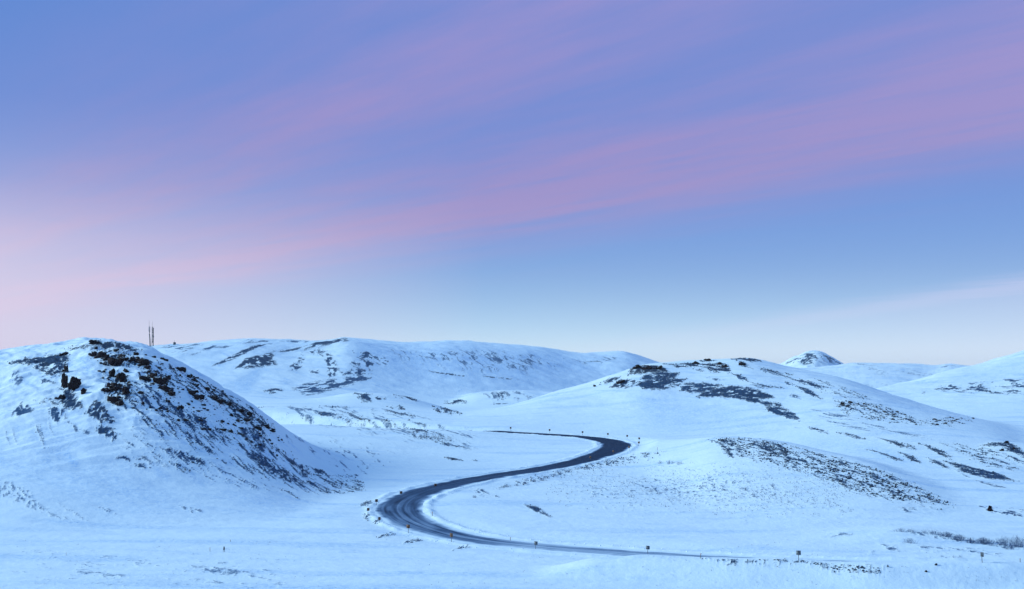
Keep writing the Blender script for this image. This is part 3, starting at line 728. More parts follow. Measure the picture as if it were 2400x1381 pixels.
# broad hill on the right
F_ = [([(1405, 901), (1425, 887), (1457, 883), (1445, 891), (1415, 901)], .75, .2, -15), ([(1430, 908), (1450, 891), (1487, 891), (1487, 903), (1465, 911)], .72, .15, -8),
      ([(1473, 878), (1485, 857), (1512, 856), (1562, 864), (1567, 873), (1520, 876)], .88, .0, -6), ([(1500, 886), (1540, 871), (1592, 875), (1580, 888), (1507, 893)], .82, .3, -6),
      ([(1485, 903), (1540, 886), (1610, 888), (1592, 901), (1560, 913), (1512, 913)], .84, .3, -8), ([(1590, 915), (1605, 898), (1650, 898), (1692, 902), (1665, 918), (1620, 921)], .80, .4, -6),
      ([(1630, 931), (1662, 912), (1712, 904), (1762, 909), (1795, 921), (1814, 931), (1780, 936), (1787, 946), (1750, 941), (1712, 933), (1670, 931)], .93, .28, 8),
      ([(1778, 940), (1825, 944), (1837, 953), (1790, 951)], .8, .35, 10), ([(1790, 954), (1830, 954), (1858, 965), (1878, 987), (1845, 981), (1812, 970)], .86, .4, 22),
      ([(1640, 846), (1662, 839), (1677, 845), (1650, 848)], .85, .2, 0), ([(1715, 843), (1750, 837), (1782, 845), (1762, 848)], .85, .3, 5), ([(1730, 847), (1740, 848), (1758, 861), (1737, 858)], .85, .1, 30),
      ([(1640, 860), (1682, 849), (1712, 860), (1712, 873), (1662, 873)], .5, .2, 12), ([(1712, 876), (1740, 879), (1765, 899), (1825, 906), (1842, 912), (1775, 908), (1737, 891)], .62, .45, 22),
      ([(1650, 884), (1702, 888), (1680, 894)], .5, .5, 6), ([(1550, 855), (1640, 848), (1720, 858), (1700, 868), (1600, 868)], .34, .2, 10), ([(1770, 855), (1830, 875), (1850, 885), (1790, 872)], .45, .3, 25),
      ([(1867, 906), (1895, 911), (1924, 936), (1900, 928)], .85, .35, 35), ([(1852, 923), (1865, 924), (1879, 937), (1860, 935)], .7, .5, 35), ([(1877, 891), (1900, 894), (1929, 916), (1907, 908)], .72, .4, 32),
      ([(1838, 895), (1868, 900), (1850, 904)], .6, .4, 12), ([(1970, 908), (1997, 926), (1980, 918)], .6, .4, 30), ([(1950, 916), (1978, 926), (1962, 925)], .6, .4, 25),
      ([(1841, 996), (1866, 1000), (1873, 1005)], .6, .5, 12), ([(1895, 1003), (1912, 1004), (1942, 1017), (1912, 1010)], .75, .35, 20), ([(1960, 1013), (1990, 1016), (2034, 1031), (2000, 1027)], .8, .35, 16),
      ([(2050, 1024), (2075, 1031), (2100, 1034), (2132, 1051), (2107, 1047), (2090, 1038)], .92, .2, 22), ([(2032, 1054), (2065, 1060), (2110, 1078), (2100, 1080), (2070, 1066)], .92, .25, 22),
      ([(2108, 1061), (2137, 1069), (2157, 1086), (2137, 1081)], .88, .3, 30), ([(2120, 1039), (2137, 1044), (2152, 1056), (2135, 1051)], .8, .35, 28), ([(2155, 1039), (2187, 1049), (2212, 1061), (2227, 1078), (2190, 1058)], .88, .3, 28),
      ([(2170, 1073), (2200, 1081), (2229, 1102), (2195, 1088)], .84, .35, 32), ([(2213, 1081), (2262, 1091), (2300, 1101), (2350, 1114), (2378, 1127), (2312, 1123), (2262, 1108)], .86, .35, 17),
      ([(2295, 1047), (2325, 1039), (2370, 1039), (2405, 1065), (2405, 1077), (2370, 1061), (2350, 1046)], .86, .25, 25), ([(2345, 1061), (2405, 1084), (2395, 1087)], .8, .4, 22),
      ([(2280, 1125), (2330, 1134), (2370, 1146), (2320, 1140)], .6, .5, 15), ([(2240, 1100), (2262, 1112), (2275, 1122), (2250, 1112)], .6, .5, 28)]
for pl, fi, to, an in F_:
    patch('F', pl, min(0.90, fi + 0.03), to + 0.08, an, 5.0, 6, 5.5, 2.8 if pl[0][0] > 1890 else 2.0)
patch('F', [(1960, 938), (2060, 948), (2160, 985), (2270, 985), (2200, 1000), (2050, 985), (1970, 965)], .22, .3, 30, 2, 5, 6, 8)
patch('F', [(1880, 950), (1960, 965), (2080, 1000), (2200, 1030), (2100, 1025), (1960, 1000)], .30, .8, 18, 8, 5, 4, 6)
patch('F', [(1780, 860), (1960, 900), (2050, 935), (1960, 930), (1850, 890)], .20, .4, 28, 3, 6, 6, 8)
patch('F', [(2200, 1035), (2330, 1050), (2400, 1110), (2300, 1090)], .24, .5, 20, 3, 5, 6, 8)
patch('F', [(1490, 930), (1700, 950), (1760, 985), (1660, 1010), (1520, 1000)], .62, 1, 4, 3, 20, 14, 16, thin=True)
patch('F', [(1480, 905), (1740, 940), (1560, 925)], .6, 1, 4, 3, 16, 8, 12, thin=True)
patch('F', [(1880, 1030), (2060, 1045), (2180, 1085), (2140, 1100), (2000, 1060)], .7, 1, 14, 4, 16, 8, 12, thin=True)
# stony knoll and the slope below it
patch('G', [(1665, 1031), (1760, 1028), (1850, 1044), (1950, 1070), (2050, 1097), (2150, 1139), (2235, 1182), (2150, 1180), (2050, 1167), (1950, 1132), (1870, 1107), (1800, 1087), (1730, 1072)], .27, .50, 26, 3, 5, 9, 10)
patch('G', [(1680, 1030), (1732, 1034), (1716, 1062), (1728, 1078), (1700, 1064)], .62, .35, 45, 2, 7)
patch('G', [(1760, 1034), (1850, 1050), (1850, 1080), (1800, 1070)], .38, .3, 30, 1.6, 6)
patch('G', [(1300, 1120), (1560, 1090), (1760, 1110), (1960, 1160), (1900, 1200), (1600, 1190), (1400, 1180)], .15, .8, 20, 1.6, 4, 8, 30)
patch('G', [(1500, 1130), (1700, 1120), (1880, 1170), (1700, 1180), (1520, 1160)], .15, .6, 10, 1.6, 4, 8, 20)
patch('G', [(1500, 1050), (1560, 1060), (1480, 1085), (1380, 1100), (1250, 1130), (1160, 1145), (1280, 1110), (1420, 1080)], .26, .5, 30, 1.6, 5, 4, 5)
patch('N', [(1227, 1182), (1260, 1189), (1290, 1213), (1255, 1200)], .92, .45, 32, 3, 8, 2, 2)
patch('N', [(1100, 1140), (1130, 1148), (1180, 1165), (1130, 1165)], .3, .6, 20, 2, 5)
patch('N', [(2068, 1277), (2095, 1279), (2107, 1292), (2080, 1290)], .75, .8, 20)
patch('N', [(1915, 1258), (1960, 1250), (2014, 1245), (2000, 1252), (1940, 1260)], .42, .9, -6)
patch('N', [(2015, 1302), (2060, 1286), (2040, 1298)], .4, .9, -10)
patch('N', [(2150, 1278), (2300, 1284), (2390, 1305), (2240, 1300), (2160, 1290)], .26, .9, 6, 4, 6)
patch('N', [(2190, 1303), (2260, 1306), (2250, 1310)], .6, .8, 4)
patch('N', [(2100, 1243), (2200, 1250), (2400, 1275), (2400, 1290), (2280, 1275), (2150, 1255)], .34, .8, 6, 2, 6)
patch('N', [(2290, 1185), (2400, 1195), (2400, 1215), (2330, 1205)], .34, .6, 14, 2, 5)
patch('N', [(2110, 1190), (2170, 1192), (2160, 1200), (2120, 1202)], .4, .7, 5)
patch('N', [(1640, 1308), (1760, 1314), (1880, 1314), (1960, 1324), (2080, 1332), (2060, 1345), (1960, 1338), (1880, 1322), (1700, 1324)], .34, .35, 6, 2, 4, 3, 3)
# road-side heaps
for pl in ([(838, 1188), (850, 1178), (866, 1174), (878, 1182), (862, 1186)], [(882, 1262), (900, 1252), (918, 1247), (925, 1253), (905, 1258)], [(940, 1277), (960, 1266), (978, 1262), (990, 1268), (965, 1272)],
           [(1060, 1290), (1080, 1281), (1095, 1277), (1104, 1282), (1085, 1286)], [(870, 1226), (885, 1218), (892, 1224), (880, 1230)], [(855, 1205), (866, 1208), (862, 1222), (852, 1216)]):
    patch('N', pl, .6, .45, -25, 2, 5, 2.5, 2)
# distance
patch('I', [(2152, 923), (2172, 917), (2162, 925)], .7, .4, -10)
patch('I', [(2187, 916), (2205, 904), (2225, 901), (2264, 915), (2225, 918)], .52, .35, 5, 3, 6)
patch('I', [(2285, 900), (2305, 899), (2317, 922), (2292, 918)], .6, .35, 35, 2, 6)
patch('I', [(2362, 905), (2380, 894), (2410, 900), (2410, 912), (2375, 908), (2366, 925)], .5, .5, 20, 2, 6)
patch('I', [(2200, 905), (2400, 885), (2400, 925), (2250, 920)], .22, .5, 10, 3, 6)
patch('I', [(2200, 885), (2400, 840), (2400, 880), (2260, 895)], .5, 1, -12, 4, 14, 8, 10, thin=True)
patch('J', [(2200, 858), (2225, 852), (2252, 860), (2205, 863)], .5, .6, 0)
patch('J', [(2010, 854), (2050, 853), (2040, 860)], .5, .7, 0)
patch('J', line([(2030, 867), (2050, 867)], 3), .85, .4, 0, rag=1, soft=1.2)
patch('J', line([(2228, 868), (2248, 867)], 3), .85, .4, 0, rag=1, soft=1.2)
patch('J', [(1960, 862), (2220, 862), (2200, 890), (2000, 890)], .26, .9, 5, 4, 6, 6, 8)
patch('K', [(1830, 855), (1870, 835), (1915, 825), (1950, 840), (1985, 860), (1900, 862)], .44, .35, 20, 2, 5, 4, 4)
patch('K', line([(1892, 842), (1905, 839), (1918, 840)], 3.5), .8, .2, -5, rag=1.5, soft=1.2)
patch('K', line([(1920, 833), (1945, 839), (1975, 855)], 3), .6, .2, 30, rag=1.5, soft=1.2)
# a sprinkle of wind-scour over all open snow, then painted shade on the hillsides
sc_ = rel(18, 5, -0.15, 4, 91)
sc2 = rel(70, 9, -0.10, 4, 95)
THIN_SHADE = np.maximum(THIN_SHADE, (0.40 * sstep(0.12, 0.6, sc_) + 0.62 * sstep(0.02, 0.55, sc2)) * (R2 > 180))
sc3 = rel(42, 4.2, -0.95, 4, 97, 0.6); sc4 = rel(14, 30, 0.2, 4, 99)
THIN_SHADE = np.maximum(THIN_SHADE, sstep(2, 9, hsum) * (0.85 * sstep(-0.02, 0.42, sc3) * sstep(-0.25, 0.25, sc4)) * (R2 > 200))  # blue shade of the slopes painted into the snow colour as streaks
THIN_SHADE *= sstep(5, 9, RD)
BARE *= sstep(5.2, 7.5, RD)
GZ += BARE * (0.10 + 0.28 * np.clip(fbm(GX / 2.2, GY / 2.2, 3, 131), -0.5, 1)) * (R2 < 800)

# ------------------------------------------------------------------ the setting as objects
names = ['snow_field', 'rocky_hill', 'mid_spur', 'far_ridge', 'low_rise', 'broad_hill', 'stony_knoll', 'right_slope', 'far_plateau', 'distant_peak']
lab = np.zeros(GX.shape, np.int8); best = np.full(GX.shape, 0.8)
for nm, h in hs:
    up = h > best
    lab[up] = names.index(nm); best = np.maximum(best, h)
lab[dlt > 0.5] = 0
idx = np.arange(NR * NC).reshape(NR, NC)
quad = np.stack([idx[:-1, :-1], idx[:-1, 1:], idx[1:, 1:], idx[1:, :-1]], -1).reshape(-1, 4)
ql = lab[:-1, :-1].ravel()
co = np.stack([GX, GY, GZ], -1).reshape(-1, 3)
for li, nm in enumerate(names):
    q = quad[ql == li]
    if len(q) == 0: continue
    used, inv = np.unique(q.ravel(), return_inverse=True)
    o = new_mesh(nm, co[used], inv.reshape(-1, 4), M_GROUND, None, True)
    for an, arr in (('bare', BARE), ('tone', TONE), ('thin', THIN_SHADE)):
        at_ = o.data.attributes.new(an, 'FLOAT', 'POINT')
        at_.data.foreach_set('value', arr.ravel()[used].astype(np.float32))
    tag(o, kind='structure')

# ---- road
d = np.gradient(RL[:, :2], axis=0); d /= np.linalg.norm(d, axis=1)[:, None]
nrm = np.stack([d[:, 1], -d[:, 0]], 1)
S = np.concatenate([[0], np.cumsum(np.linalg.norm(np.diff(RL[:, :2], axis=0), axis=1))])
LAT = np.linspace(-6.2, 6.2, 41)
rx = RL[:, 0, None] + nrm[:, 0, None] * LAT; ry = RL[:, 1, None] + nrm[:, 1, None] * LAT
crown = 0.02 - 0.0022 * LAT ** 2
rzz = RL[:, 2, None] + crown[None, :]
rv = np.stack([rx, ry, rzz], -1).reshape(-1, 3)
n1, n2 = rx.shape
ri = np.arange(n1 * n2).reshape(n1, n2)
rq = np.stack([ri[:-1, :-1], ri[1:, :-1], ri[1:, 1:], ri[:-1, 1:]], -1).reshape(-1, 4)
# snow lying on the carriageway: heavier at the near end, swept by wheels
Dv = RL[:, 1]
i_left = int(np.argmin(np.abs(Dv - 287) + (RL[:, 0] > 0) * 100))        # left hairpin
i_near = int(np.argmin(np.hypot(RL[:, 0] - 30, RL[:, 1] - 225)))
i_far = int(np.argmin(np.hypot(RL[:, 0] - 18, RL[:, 1] - 395)))
cover = np.interp(np.arange(n1), [0, i_near - 60, i_near, (i_near + i_left) // 2, i_left - 12, i_left + 30, i_far, n1], [.66, .64, .56, .42, .28, .12, .02, .0])
half = np.interp(np.arange(n1), [i_near - 50, i_left - 40, i_left, i_left + 40, i_far, i_far + 45, n1], [2.3, 3.5, 4.9, 4.4, 4.3, 5.2, 4.0])
ls = S[:, None] + 0 * LAT[None, :]
edge_n = fbm(ls / 9, LAT[None, :] * 0.25 + 0 * ls, 3, 55) * 1.1 + fbm(ls / 2.0, LAT[None, :] * 0.5 + 0 * ls, 2, 56) * 0.5
edge_n = edge_n + 0.9 * np.clip(fbm(ls / 5.0, (LAT[None, :] > 0) * 7.3 + 0 * ls, 3, 58) - 0.12, 0, 1) * 2.2
edge = sstep(-1.0, 0.9, np.abs(LAT)[None, :] - half[:, None] + edge_n)
strk = fbm(ls / 30, (LAT[None, :] + 0 * ls) / 0.55, 4, 57, 0.6)
ruts = np.zeros_like(ls)
for c, w, s_ in ((-2.6, .5, .6), (-1.0, .45, .6), (1.1, .5, .5), (2.7, .5, .5)):
    ruts += s_ * np.exp(-((LAT[None, :] - c - fbm(ls / 40, ls * 0 + c, 2, 60) * 0.5) / w) ** 2)
bendm = np.exp(-((np.arange(n1) - i_left) / 42.0) ** 2)[:, None]
patchy = fbm(ls / 14, (LAT[None, :] + 0 * ls) / 3.0, 4, 59)
dust = cover[:, None] * (1 + 1.2 * strk + 0.9 * patchy - 0.75 * ruts * (0.35 + 0.9 * bendm)) + 0.05 * np.maximum(strk, 0)
dust += 0.18 * np.exp(-(LAT[None, :] / 0.5) ** 2) * cover[:, None]
dust = np.clip(dust, 0, 1); dust = dust + (1 - dust) * edge
road = new_mesh('road', rv, rq, M_ROAD, None, True)
at_ = road.data.attributes.new('dust', 'FLOAT', 'POINT'); at_.data.foreach_set('value', dust.ravel().astype(np.float32))
tag(road, kind='structure')

# ------------------------------------------------------------------ rocks
import bmesh
def ico(sub):
    bm = bmesh.new(); bmesh.ops.create_icosphere(bm, subdivisions=sub, radius=1.0)
    v = np.array([q.co[:] for q in bm.verts]); f = np.array([[q.index for q in t.verts] for t in bm.faces]); bm.free()
    return v, f
ICO2, ICO3, ICO4 = ico(2), ico(3), ico(4)
def n3(v, s, seed):
    return (noise2(v[:, 0] * s + 3.1, v[:, 1] * s - v[:, 2] * s * 0.7, seed) + noise2(v[:, 1] * s - 1.7, v[:, 2] * s + v[:, 0] * s * 0.6, seed + 5) + noise2(v[:, 2] * s + 5.5, v[:, 0] * s - v[:, 1] * s * 0.5, seed + 9)) / 2.0
def craggy(seed, sx, sy, sz, lumps=3, big=True):
    """an irregular outcrop: a few angular lumps run together"""
    r = random.Random(seed)
    V = []; F = []; off = 0
    for k_ in range(lumps):
        v, f = (ICO4 if big and k_ == 0 else ICO3)
        v = v.copy()
        for _p in range(13):
            nn = np.array([r.gauss(0, 1), r.gauss(0, 1), r.gauss(0, 1)]); nn /= np.linalg.norm(nn)
            ex_ = np.maximum(v @ nn - r.uniform(.42, .85), 0); v -= ex_[:, None] * nn
        rr = 1.18 + 0.35 * n3(v, 1.2, seed * 13 + k_) + 0.22 * n3(v, 3.2, seed * 29 + k_) + 0.12 * n3(v, 7.5, seed * 31 + k_)
        q = v * rr[:, None]
        sc = 0.72 if k_ == 0 else r.uniform(0.30, 0.58)
        o3 = np.array([0, 0, 0]) if k_ == 0 else np.array([r.uniform(-1, 1), r.uniform(-.4, .4), r.uniform(-.55, .5)])
        V.append((q * sc + o3) * np.array([sx, sy, sz])); F.append(f + off); off += len(v)
    return np.concatenate(V), np.concatenate(F)
def rock(zone, px, py, w, h, label, group=None, seed=None, name='rock_outcrop', cat='rock', lumps=6):
    seed = seed or int(px * 7 + py * 3) % 9973
    p = at(px, py + h * 0.35, zone)
    m = p.y / FPX
    sx, sz = w * m / 2 * 1.12, max(h * m / 2 * 1.55, 0.25)
    V, F = craggy(seed, sx, sx * 0.75, sz, lumps, w > 14)
    V[:, 2] += sz * 0.30
    o = new_mesh(name, V, F, M_ROCK, None, False)
    o.location = p
    o.rotation_euler = (0, 0, (seed % 7 - 3) * 0.15)
    tag(o, label, cat, group)
    return o
A_ROCKS = [
 (219, 802, 24, 11, 'dark crag on the very summit of the left hill'),
 (240, 831, 25, 19, 'rounded black boulder just below the summit crag of the left hill'),
 (219, 830, 19, 10, 'low black rock to the left of the rounded boulder below the summit crag'),
 (266, 848, 36, 20, 'widest black outcrop above the clean snow bowl of the left hill'),
 (251, 839, 16, 14, 'narrow black rock wedged between the rounded boulder and the widest outcrop'),
 (284, 836, 30, 15, 'flat black outcrop to the upper right of the widest outcrop'),
 (312, 842, 22, 10, 'slanting slab of black rock between two larger outcrops near the hilltop'),
 (335, 847, 36, 19, 'large black outcrop highest on the right shoulder of the left hill'),
 (347, 862, 12, 10, 'small black rock right under the large shoulder outcrop'),
 (321, 830, 12, 9, 'small black rock above the large shoulder outcrop'),
 (271, 822, 11, 6, 'small black stone on the snow just under the summit slope'),
 (156, 828, 20, 9, 'low dark rock at the end of the snow ledge left of the summit'),
 (180, 898, 27, 29, 'big square black block standing alone in the snow bowl'),
 (196, 917, 18, 15, 'dark rock at the lower right foot of the square block'),
 (154, 864, 12, 19, 'upright dark rock at the top of the narrow rib left of the square block'),
 (151, 894, 13, 38, 'tall narrow rib of black rock left of the square block'),
 (143, 930, 18, 12, 'dark rock at the lower end of the narrow rib'),
 (265, 876, 16, 21, 'upright rock at the top of the central rock cluster'),
 (285, 886, 21, 25, 'rounded upright boulder on the right of the central rock cluster'),
 (270, 904, 30, 18, 'wide rock in the middle of the central rock cluster'),
 (249, 913, 22, 13, 'low rock on the left edge of the central rock cluster'),
 (295, 918, 22, 18, 'broken rock on the lower right of the central rock cluster'),
 (267, 934, 30, 20, 'ragged rock at the lower left of the central rock cluster'),
 (282, 945, 20, 12, 'lowest rock of the central rock cluster'),
 (296, 868, 16, 10, 'small jutting rock between the central cluster and the shoulder outcrop'),
 (360, 880, 20, 15, 'rock with a snow cap at the head of the diagonal rock band'),
 (340, 886, 22, 12, 'left arm of the diagonal rock band'),
 (377, 893, 28, 22, 'thickest rock of the diagonal rock band'),
 (390, 911, 28, 18, 'black rock below the thickest one of the diagonal rock band'),
 (402, 922, 20, 13, 'rock at the lower end of the diagonal rock band'),
 (395, 886, 14, 10, 'small rock to the right of the diagonal rock band'),
 (450, 919, 22, 10, 'slanting rock in the snow right of the diagonal rock band'),
 (462, 932, 20, 14, 'second slanting rock, just below the first, on the right slope'),
 (426, 955, 12, 9, 'lone small black rock under the diagonal rock band'),
 (395, 941, 9, 7, 'lone tiny black rock left of the lone small one'),
 (420, 865, 18, 11, 'black rock on the right skyline of the left hill'),
 (431, 868, 12, 11, 'black rock touching the skyline rock on its right'),
]
for a_ in A_ROCKS:
    rock('A', *a_[:4], a_[4], 'rock outcrops on the left hill')
k_row = -1
ROW = ['first', 'second', 'third', 'fourth', 'fifth', 'sixth', 'seventh', 'eighth', 'ninth', 'tenth', 'eleventh', 'twelfth', 'thirteenth', 'fourteenth', 'fifteenth', 'next-to-last', 'last']
for (x_, y_, w_, h_) in [(360, 836, 10, 6), (379, 840, 12, 7), (390, 844, 10, 6), (442, 881, 12, 9), (455, 890, 14, 9), (460, 904, 16, 9), (487, 912, 16, 10), (502, 932, 24, 12), (515, 941, 20, 11), (537, 948, 20, 10),
                         (562, 962, 18, 10), (585, 971, 22, 11), (558, 986, 14, 8), (576, 983, 20, 9), (607, 1005, 20, 9), (625, 1000, 18, 9), (636, 1009, 13, 7)]:
    k_row += 1
    rock('A', x_, y_, w_, h_, '%s rock from the top in the broken row down the left hill' % ROW[k_row], 'rocks down the right edge of the left hill', lumps=4)
F_ROCKS = [
 (1496, 860, 22, 9, 'reddish black crag at the left end of the broad hilltop'), (1519, 863, 24, 9, 'dark crag next to the left end crag of the broad hilltop'),
 (1543, 862, 20, 9, 'dark rock third from the left end of the broad hilltop'), (1458, 894, 16, 12, 'dark snow-flecked rock on the left flank of the broad hill'),
 (1395, 904, 7, 6, 'lone small boulder on the smooth left flank of the broad hill'), (1662, 844, 18, 7, 'dark rock on the skyline in the middle of the broad hill'),
 (1630, 851, 14, 6, 'dark rock left of the middle skyline rock of the broad hill'), (1686, 852, 14, 8, 'dark rock below right of the middle skyline rock'),
 (1700, 858, 16, 8, 'dark rock below the dip in the broad hill skyline'), (1739, 853, 18, 10, 'dark crag under the rounded top of the broad hill'),
 (1973, 946, 10, 9, 'dark rock on the right flank of the broad hill'), (1995, 943, 10, 6, 'dark rock right beside the one on the right flank'),
 (2359, 1037, 12, 6, 'dark rock on the crest at the right border'), (2348, 1055, 10, 6, 'dark rock below the crest at the right border'), (2376, 1051, 9, 7, 'dark rock on the bare slope at the right border'),
]
for a_ in F_ROCKS:
    rock('F', *a_[:4], a_[4], 'rocks on the broad hill', lumps=5)
rock('N', 2321, 1194, 15, 12, 'lone dark boulder on the white flat at the right, beside a snow drift', name='boulder', cat='boulder')
rock('N', 2171, 1338, 8, 5, 'small dark stone in front of the bank at the lower right', name='boulder', cat='boulder', lumps=1)
rock('N', 2194, 1323, 10, 5, 'dark stone on the crest of the bank at the lower right', name='boulder', cat='boulder', lumps=1)

# ---- small stones nobody could count
def stones(name, zone, poly, n, smin, smax, seed, mat=M_ROCK, flat=0.6):
    r = np.random.default_rng(seed)
    P = np.array(poly, float); x0, y0 = P.min(0); x1, y1 = P.max(0)
    base, fc = ico(1)
    V = []; F = []; off = 0; c = 0; tries = 0
    while c < n and tries < n * 30:
        tries += 1
        x, y = r.uniform(x0, x1), r.uniform(y0, y1)
        ins = False
        for i in range(len(P)):
            a, b = P[i], P[(i + 1) % len(P)]
            if (a[1] > y) != (b[1] > y) and x < (b[0] - a[0]) * (y - a[1]) / (b[1] - a[1]) + a[0]: ins = not ins
        if not ins: continue
        if noise2(np.array([x / 22.0]), np.array([y / 14.0]), seed)[0] < r.uniform(-0.6, 0.45): continue
        p = at(x, y, zone)
        s = smin * (smax / smin) ** (r.random() ** 2.0)
        v = base * (1 + r.uniform(-0.35, 0.35, (len(base), 1))) * np.array([s * r.uniform(.7, 1.5), s * r.uniform(.7, 1.3), s * flat * r.uniform(.7, 1.3)])
        V.append(v + np.array(p) + np.array([0, 0, s * 0.1])); F.append(fc + off); off += len(base); c += 1
    o = new_mesh(name, np.concatenate(V), np.concatenate(F), mat, None, False)
    return o
o = stones('knoll_stones', 'G', [(1680, 1030), (1760, 1028), (1850, 1044), (1950, 1070), (2050, 1097), (2150, 1139), (2235, 1180), (2150, 1178), (2050, 1165), (1950, 1130), (1870, 1105), (1780, 1080)], 1500, 0.07, 0.36, 5, M_STONE, flat=0.9)
tag(o, 'scatter of dark stones poking through snow on the stony knoll', 'stones', kind='stuff')
o = stones('bank_rubble', 'N', [(1780, 1312), (1880, 1313), (1960, 1324), (2080, 1331), (2070, 1345), (1990, 1342), (1900, 1322)], 170, 0.05, 0.20, 6, M_STONE)
tag(o, 'dark rubble along the snow bank at the lower right', 'stones', kind='stuff')
o = stones('flank_stones', 'F', [(1960, 938), (2060, 948), (2160, 985), (2270, 975), (2290, 985), (2180, 1000), (2050, 985), (1970, 965)], 220, 0.15, 0.7, 8)
tag(o, 'dark stones scattered on the right flank of the broad hill', 'stones', kind='stuff')
o = stones('hillside_stones', 'A', [(205, 815), (330, 825), (420, 862), (520, 915), (640, 1000), (700, 1080), (600, 1060), (480, 1010), (330, 960), (250, 950), (230, 870)], 500, 0.10, 0.7, 9, flat=0.85)
tag(o, 'loose dark stones strewn over the right slope of the left hill', 'stones', kind='stuff')

# ---- clods of ploughed snow and tufts along the road edges
def clods(name, n, seed, mat, size, dmin, dmax, zmul=1.0):
    r = np.random.default_rng(seed); base, fc = ico(1); V = []; F = []; off = 0
    for _ in range(n):
        i = r.integers(max(i_near - 10, 0), n1 - 60); sd_ = -1 if r.random() < 0.5 else 1
        dd = sd_ * r.uniform(dmin, dmax)
        x, y = RL[i, 0] + nrm[i, 0] * dd, RL[i, 1] + nrm[i, 1] * dd
        s = size * r.uniform(0.4, 1.3)
        v = base * (1 + r.uniform(-.3, .3, (len(base), 1))) * np.array([s, s, s * 0.7 * zmul])
        V.append(v + np.array([x, y, ground_z(x, y) + s * 0.15])); F.append(fc + off); off += len(base)
    return new_mesh(name, np.concatenate(V), np.concatenate(F), mat, None, False)
o = clods('ploughed_snow_clods', 800, 21, M_GROUND, 0.14, 5.4, 8.4)
tag(o, 'ploughed snow clods lining both edges of the road', 'snow', kind='stuff')

# ---- low heath and broken stone standing on the bare ground
rt = np.random.default_rng(55)
flatB = BARE.ravel(); cand = np.flatnonzero((flatB > 0.22) & (R2.ravel() < 760) & (R2.ravel() > 186) & (np.abs(TT.ravel()) < 0.43) & (TONE.ravel() < 0.58))
wt = flatB[cand] * (R2.ravel()[cand] / 500.0) * np.gradient(RR)[np.repeat(np.arange(NR), NC)[cand]]
pick = rt.choice(cand, size=min(24000, len(cand)), replace=False, p=wt / wt.sum())
gx, gy, gz = GX.ravel()[pick], GY.ravel()[pick], GZ.ravel()[pick]
K = len(pick); sz_ = 0.10 * (0.5 / 0.10) ** (rt.random(K) ** 1.6) * (0.12 + gy / 720)
ang_ = rt.uniform(0, 6.28, K)
gx = gx + rt.normal(0, .35, K); gy = gy + rt.normal(0, .35, K)
ring = []
for q_ in range(4):
    t = ang_ + q_ * 1.571 + rt.uniform(-.4, .4, K); rad_ = sz_ * rt.uniform(.6, 1.4, K)
    ring.append(np.stack([gx + np.cos(t) * rad_, gy + np.sin(t) * rad_, gz - 0.08 * np.ones(K)], -1))
top = np.stack([gx + rt.normal(0, .3, K) * sz_, gy + rt.normal(0, .3, K) * sz_, gz + sz_ * rt.uniform(.4, 1.15, K)], -1)
V = np.stack(ring + [top], 1).reshape(-1, 3); b0 = np.arange(K)[:, None] * 5
F = np.concatenate([b0 + np.array([[i_, (i_ + 1) % 4, 4]]) for i_ in range(4)])
o = new_mesh('heath_tufts', V, F, M_STONE)
tag(o, 'dark heath and broken stone standing on the wind-bared patches', 'heath', kind='stuff')

# ------------------------------------------------------------------ shrubs
def shrub_mesh(seed, w, h, n):
    r = random.Random(seed); mb = MB()
    for _ in range(n):
        q_ = min(abs(r.gauss(0, 0.52)), 1.25); sg = r.choice((-1, 1))
        bx, by = sg * q_ * w * 0.42, r.gauss(0, w * 0.15)
        L = h * max(0.25, 1.05 - 0.6 * q_) * r.uniform(0.35, 1.0)
        tip = Vector((bx + sg * q_ * w * 0.16 + r.gauss(0, w * 0.06), by + r.gauss(0, w * 0.06), L))
        mid = Vector((bx, by, 0)).lerp(tip, 0.5) + Vector((r.gauss(0, .05), r.gauss(0, .05), 0.05)) * h
        mb.tube([(bx, by, -0.1), mid, tip], [0.018, 0.013, 0.005], 3)
        for _k in range(3):
            t = r.uniform(0.35, 0.9)
            b = mid.lerp(tip, t) if t > .5 else Vector((bx, by, 0)).lerp(mid, t * 2)
            e = b + Vector((r.gauss(0, .16), r.gauss(0, .12), r.uniform(.10, .32))) * h
            mb.tube([b, e], [0.010, 0.004], 3)
    return mb
def shrub(px, py, w, h, label, group, zone='N', dens=1.0):
    p = at(px, py, zone); m = p.y / FPX
    n = int((8 + w * h * 0.075) * dens)
    o = shrub_mesh(int(px * 3 + py), w * m * 1.25, h * m * 0.85, n).build('shrub', M_TWIG)
    o.location = p
    tag(o, label, 'shrub', group)
SHR = [
 (2112, 1246, 26, 10, 'leafless shrub at the left end of the shrub row on the right bank'), (2134, 1247, 24, 9, 'leafless shrub second from the left end of the shrub row'),
 (2170, 1250, 26, 11, 'low leafless shrub with a gap of snow on its left in the shrub row'), (2190, 1254, 24, 13, 'leafless shrub fourth from the left end of the shrub row'),
 (2218, 1258, 26, 12, 'leafless shrub left of the dense dark shrub, upper one'), (2246, 1266, 28, 16, 'leafless shrub directly left of the dense dark shrub'),
 (2274, 1273, 16, 14, 'dense dark little shrub in the middle of the shrub row'), (2305, 1274, 32, 18, 'leafless shrub directly right of the dense dark shrub'),
 (2322, 1279, 20, 10, 'low leafless shrub below the right part of the shrub row'), (2352, 1278, 28, 24, 'tall leafless shrub second from the right border'),
 (2384, 1282, 36, 30, 'tallest leafless shrub, at the right border'), (2368, 1288, 26, 14, 'leafless shrub in front of the tallest shrub at the right border'),
 (2132, 1273, 22, 14, 'small pale shrub in the hollow below the shrub row'),
]
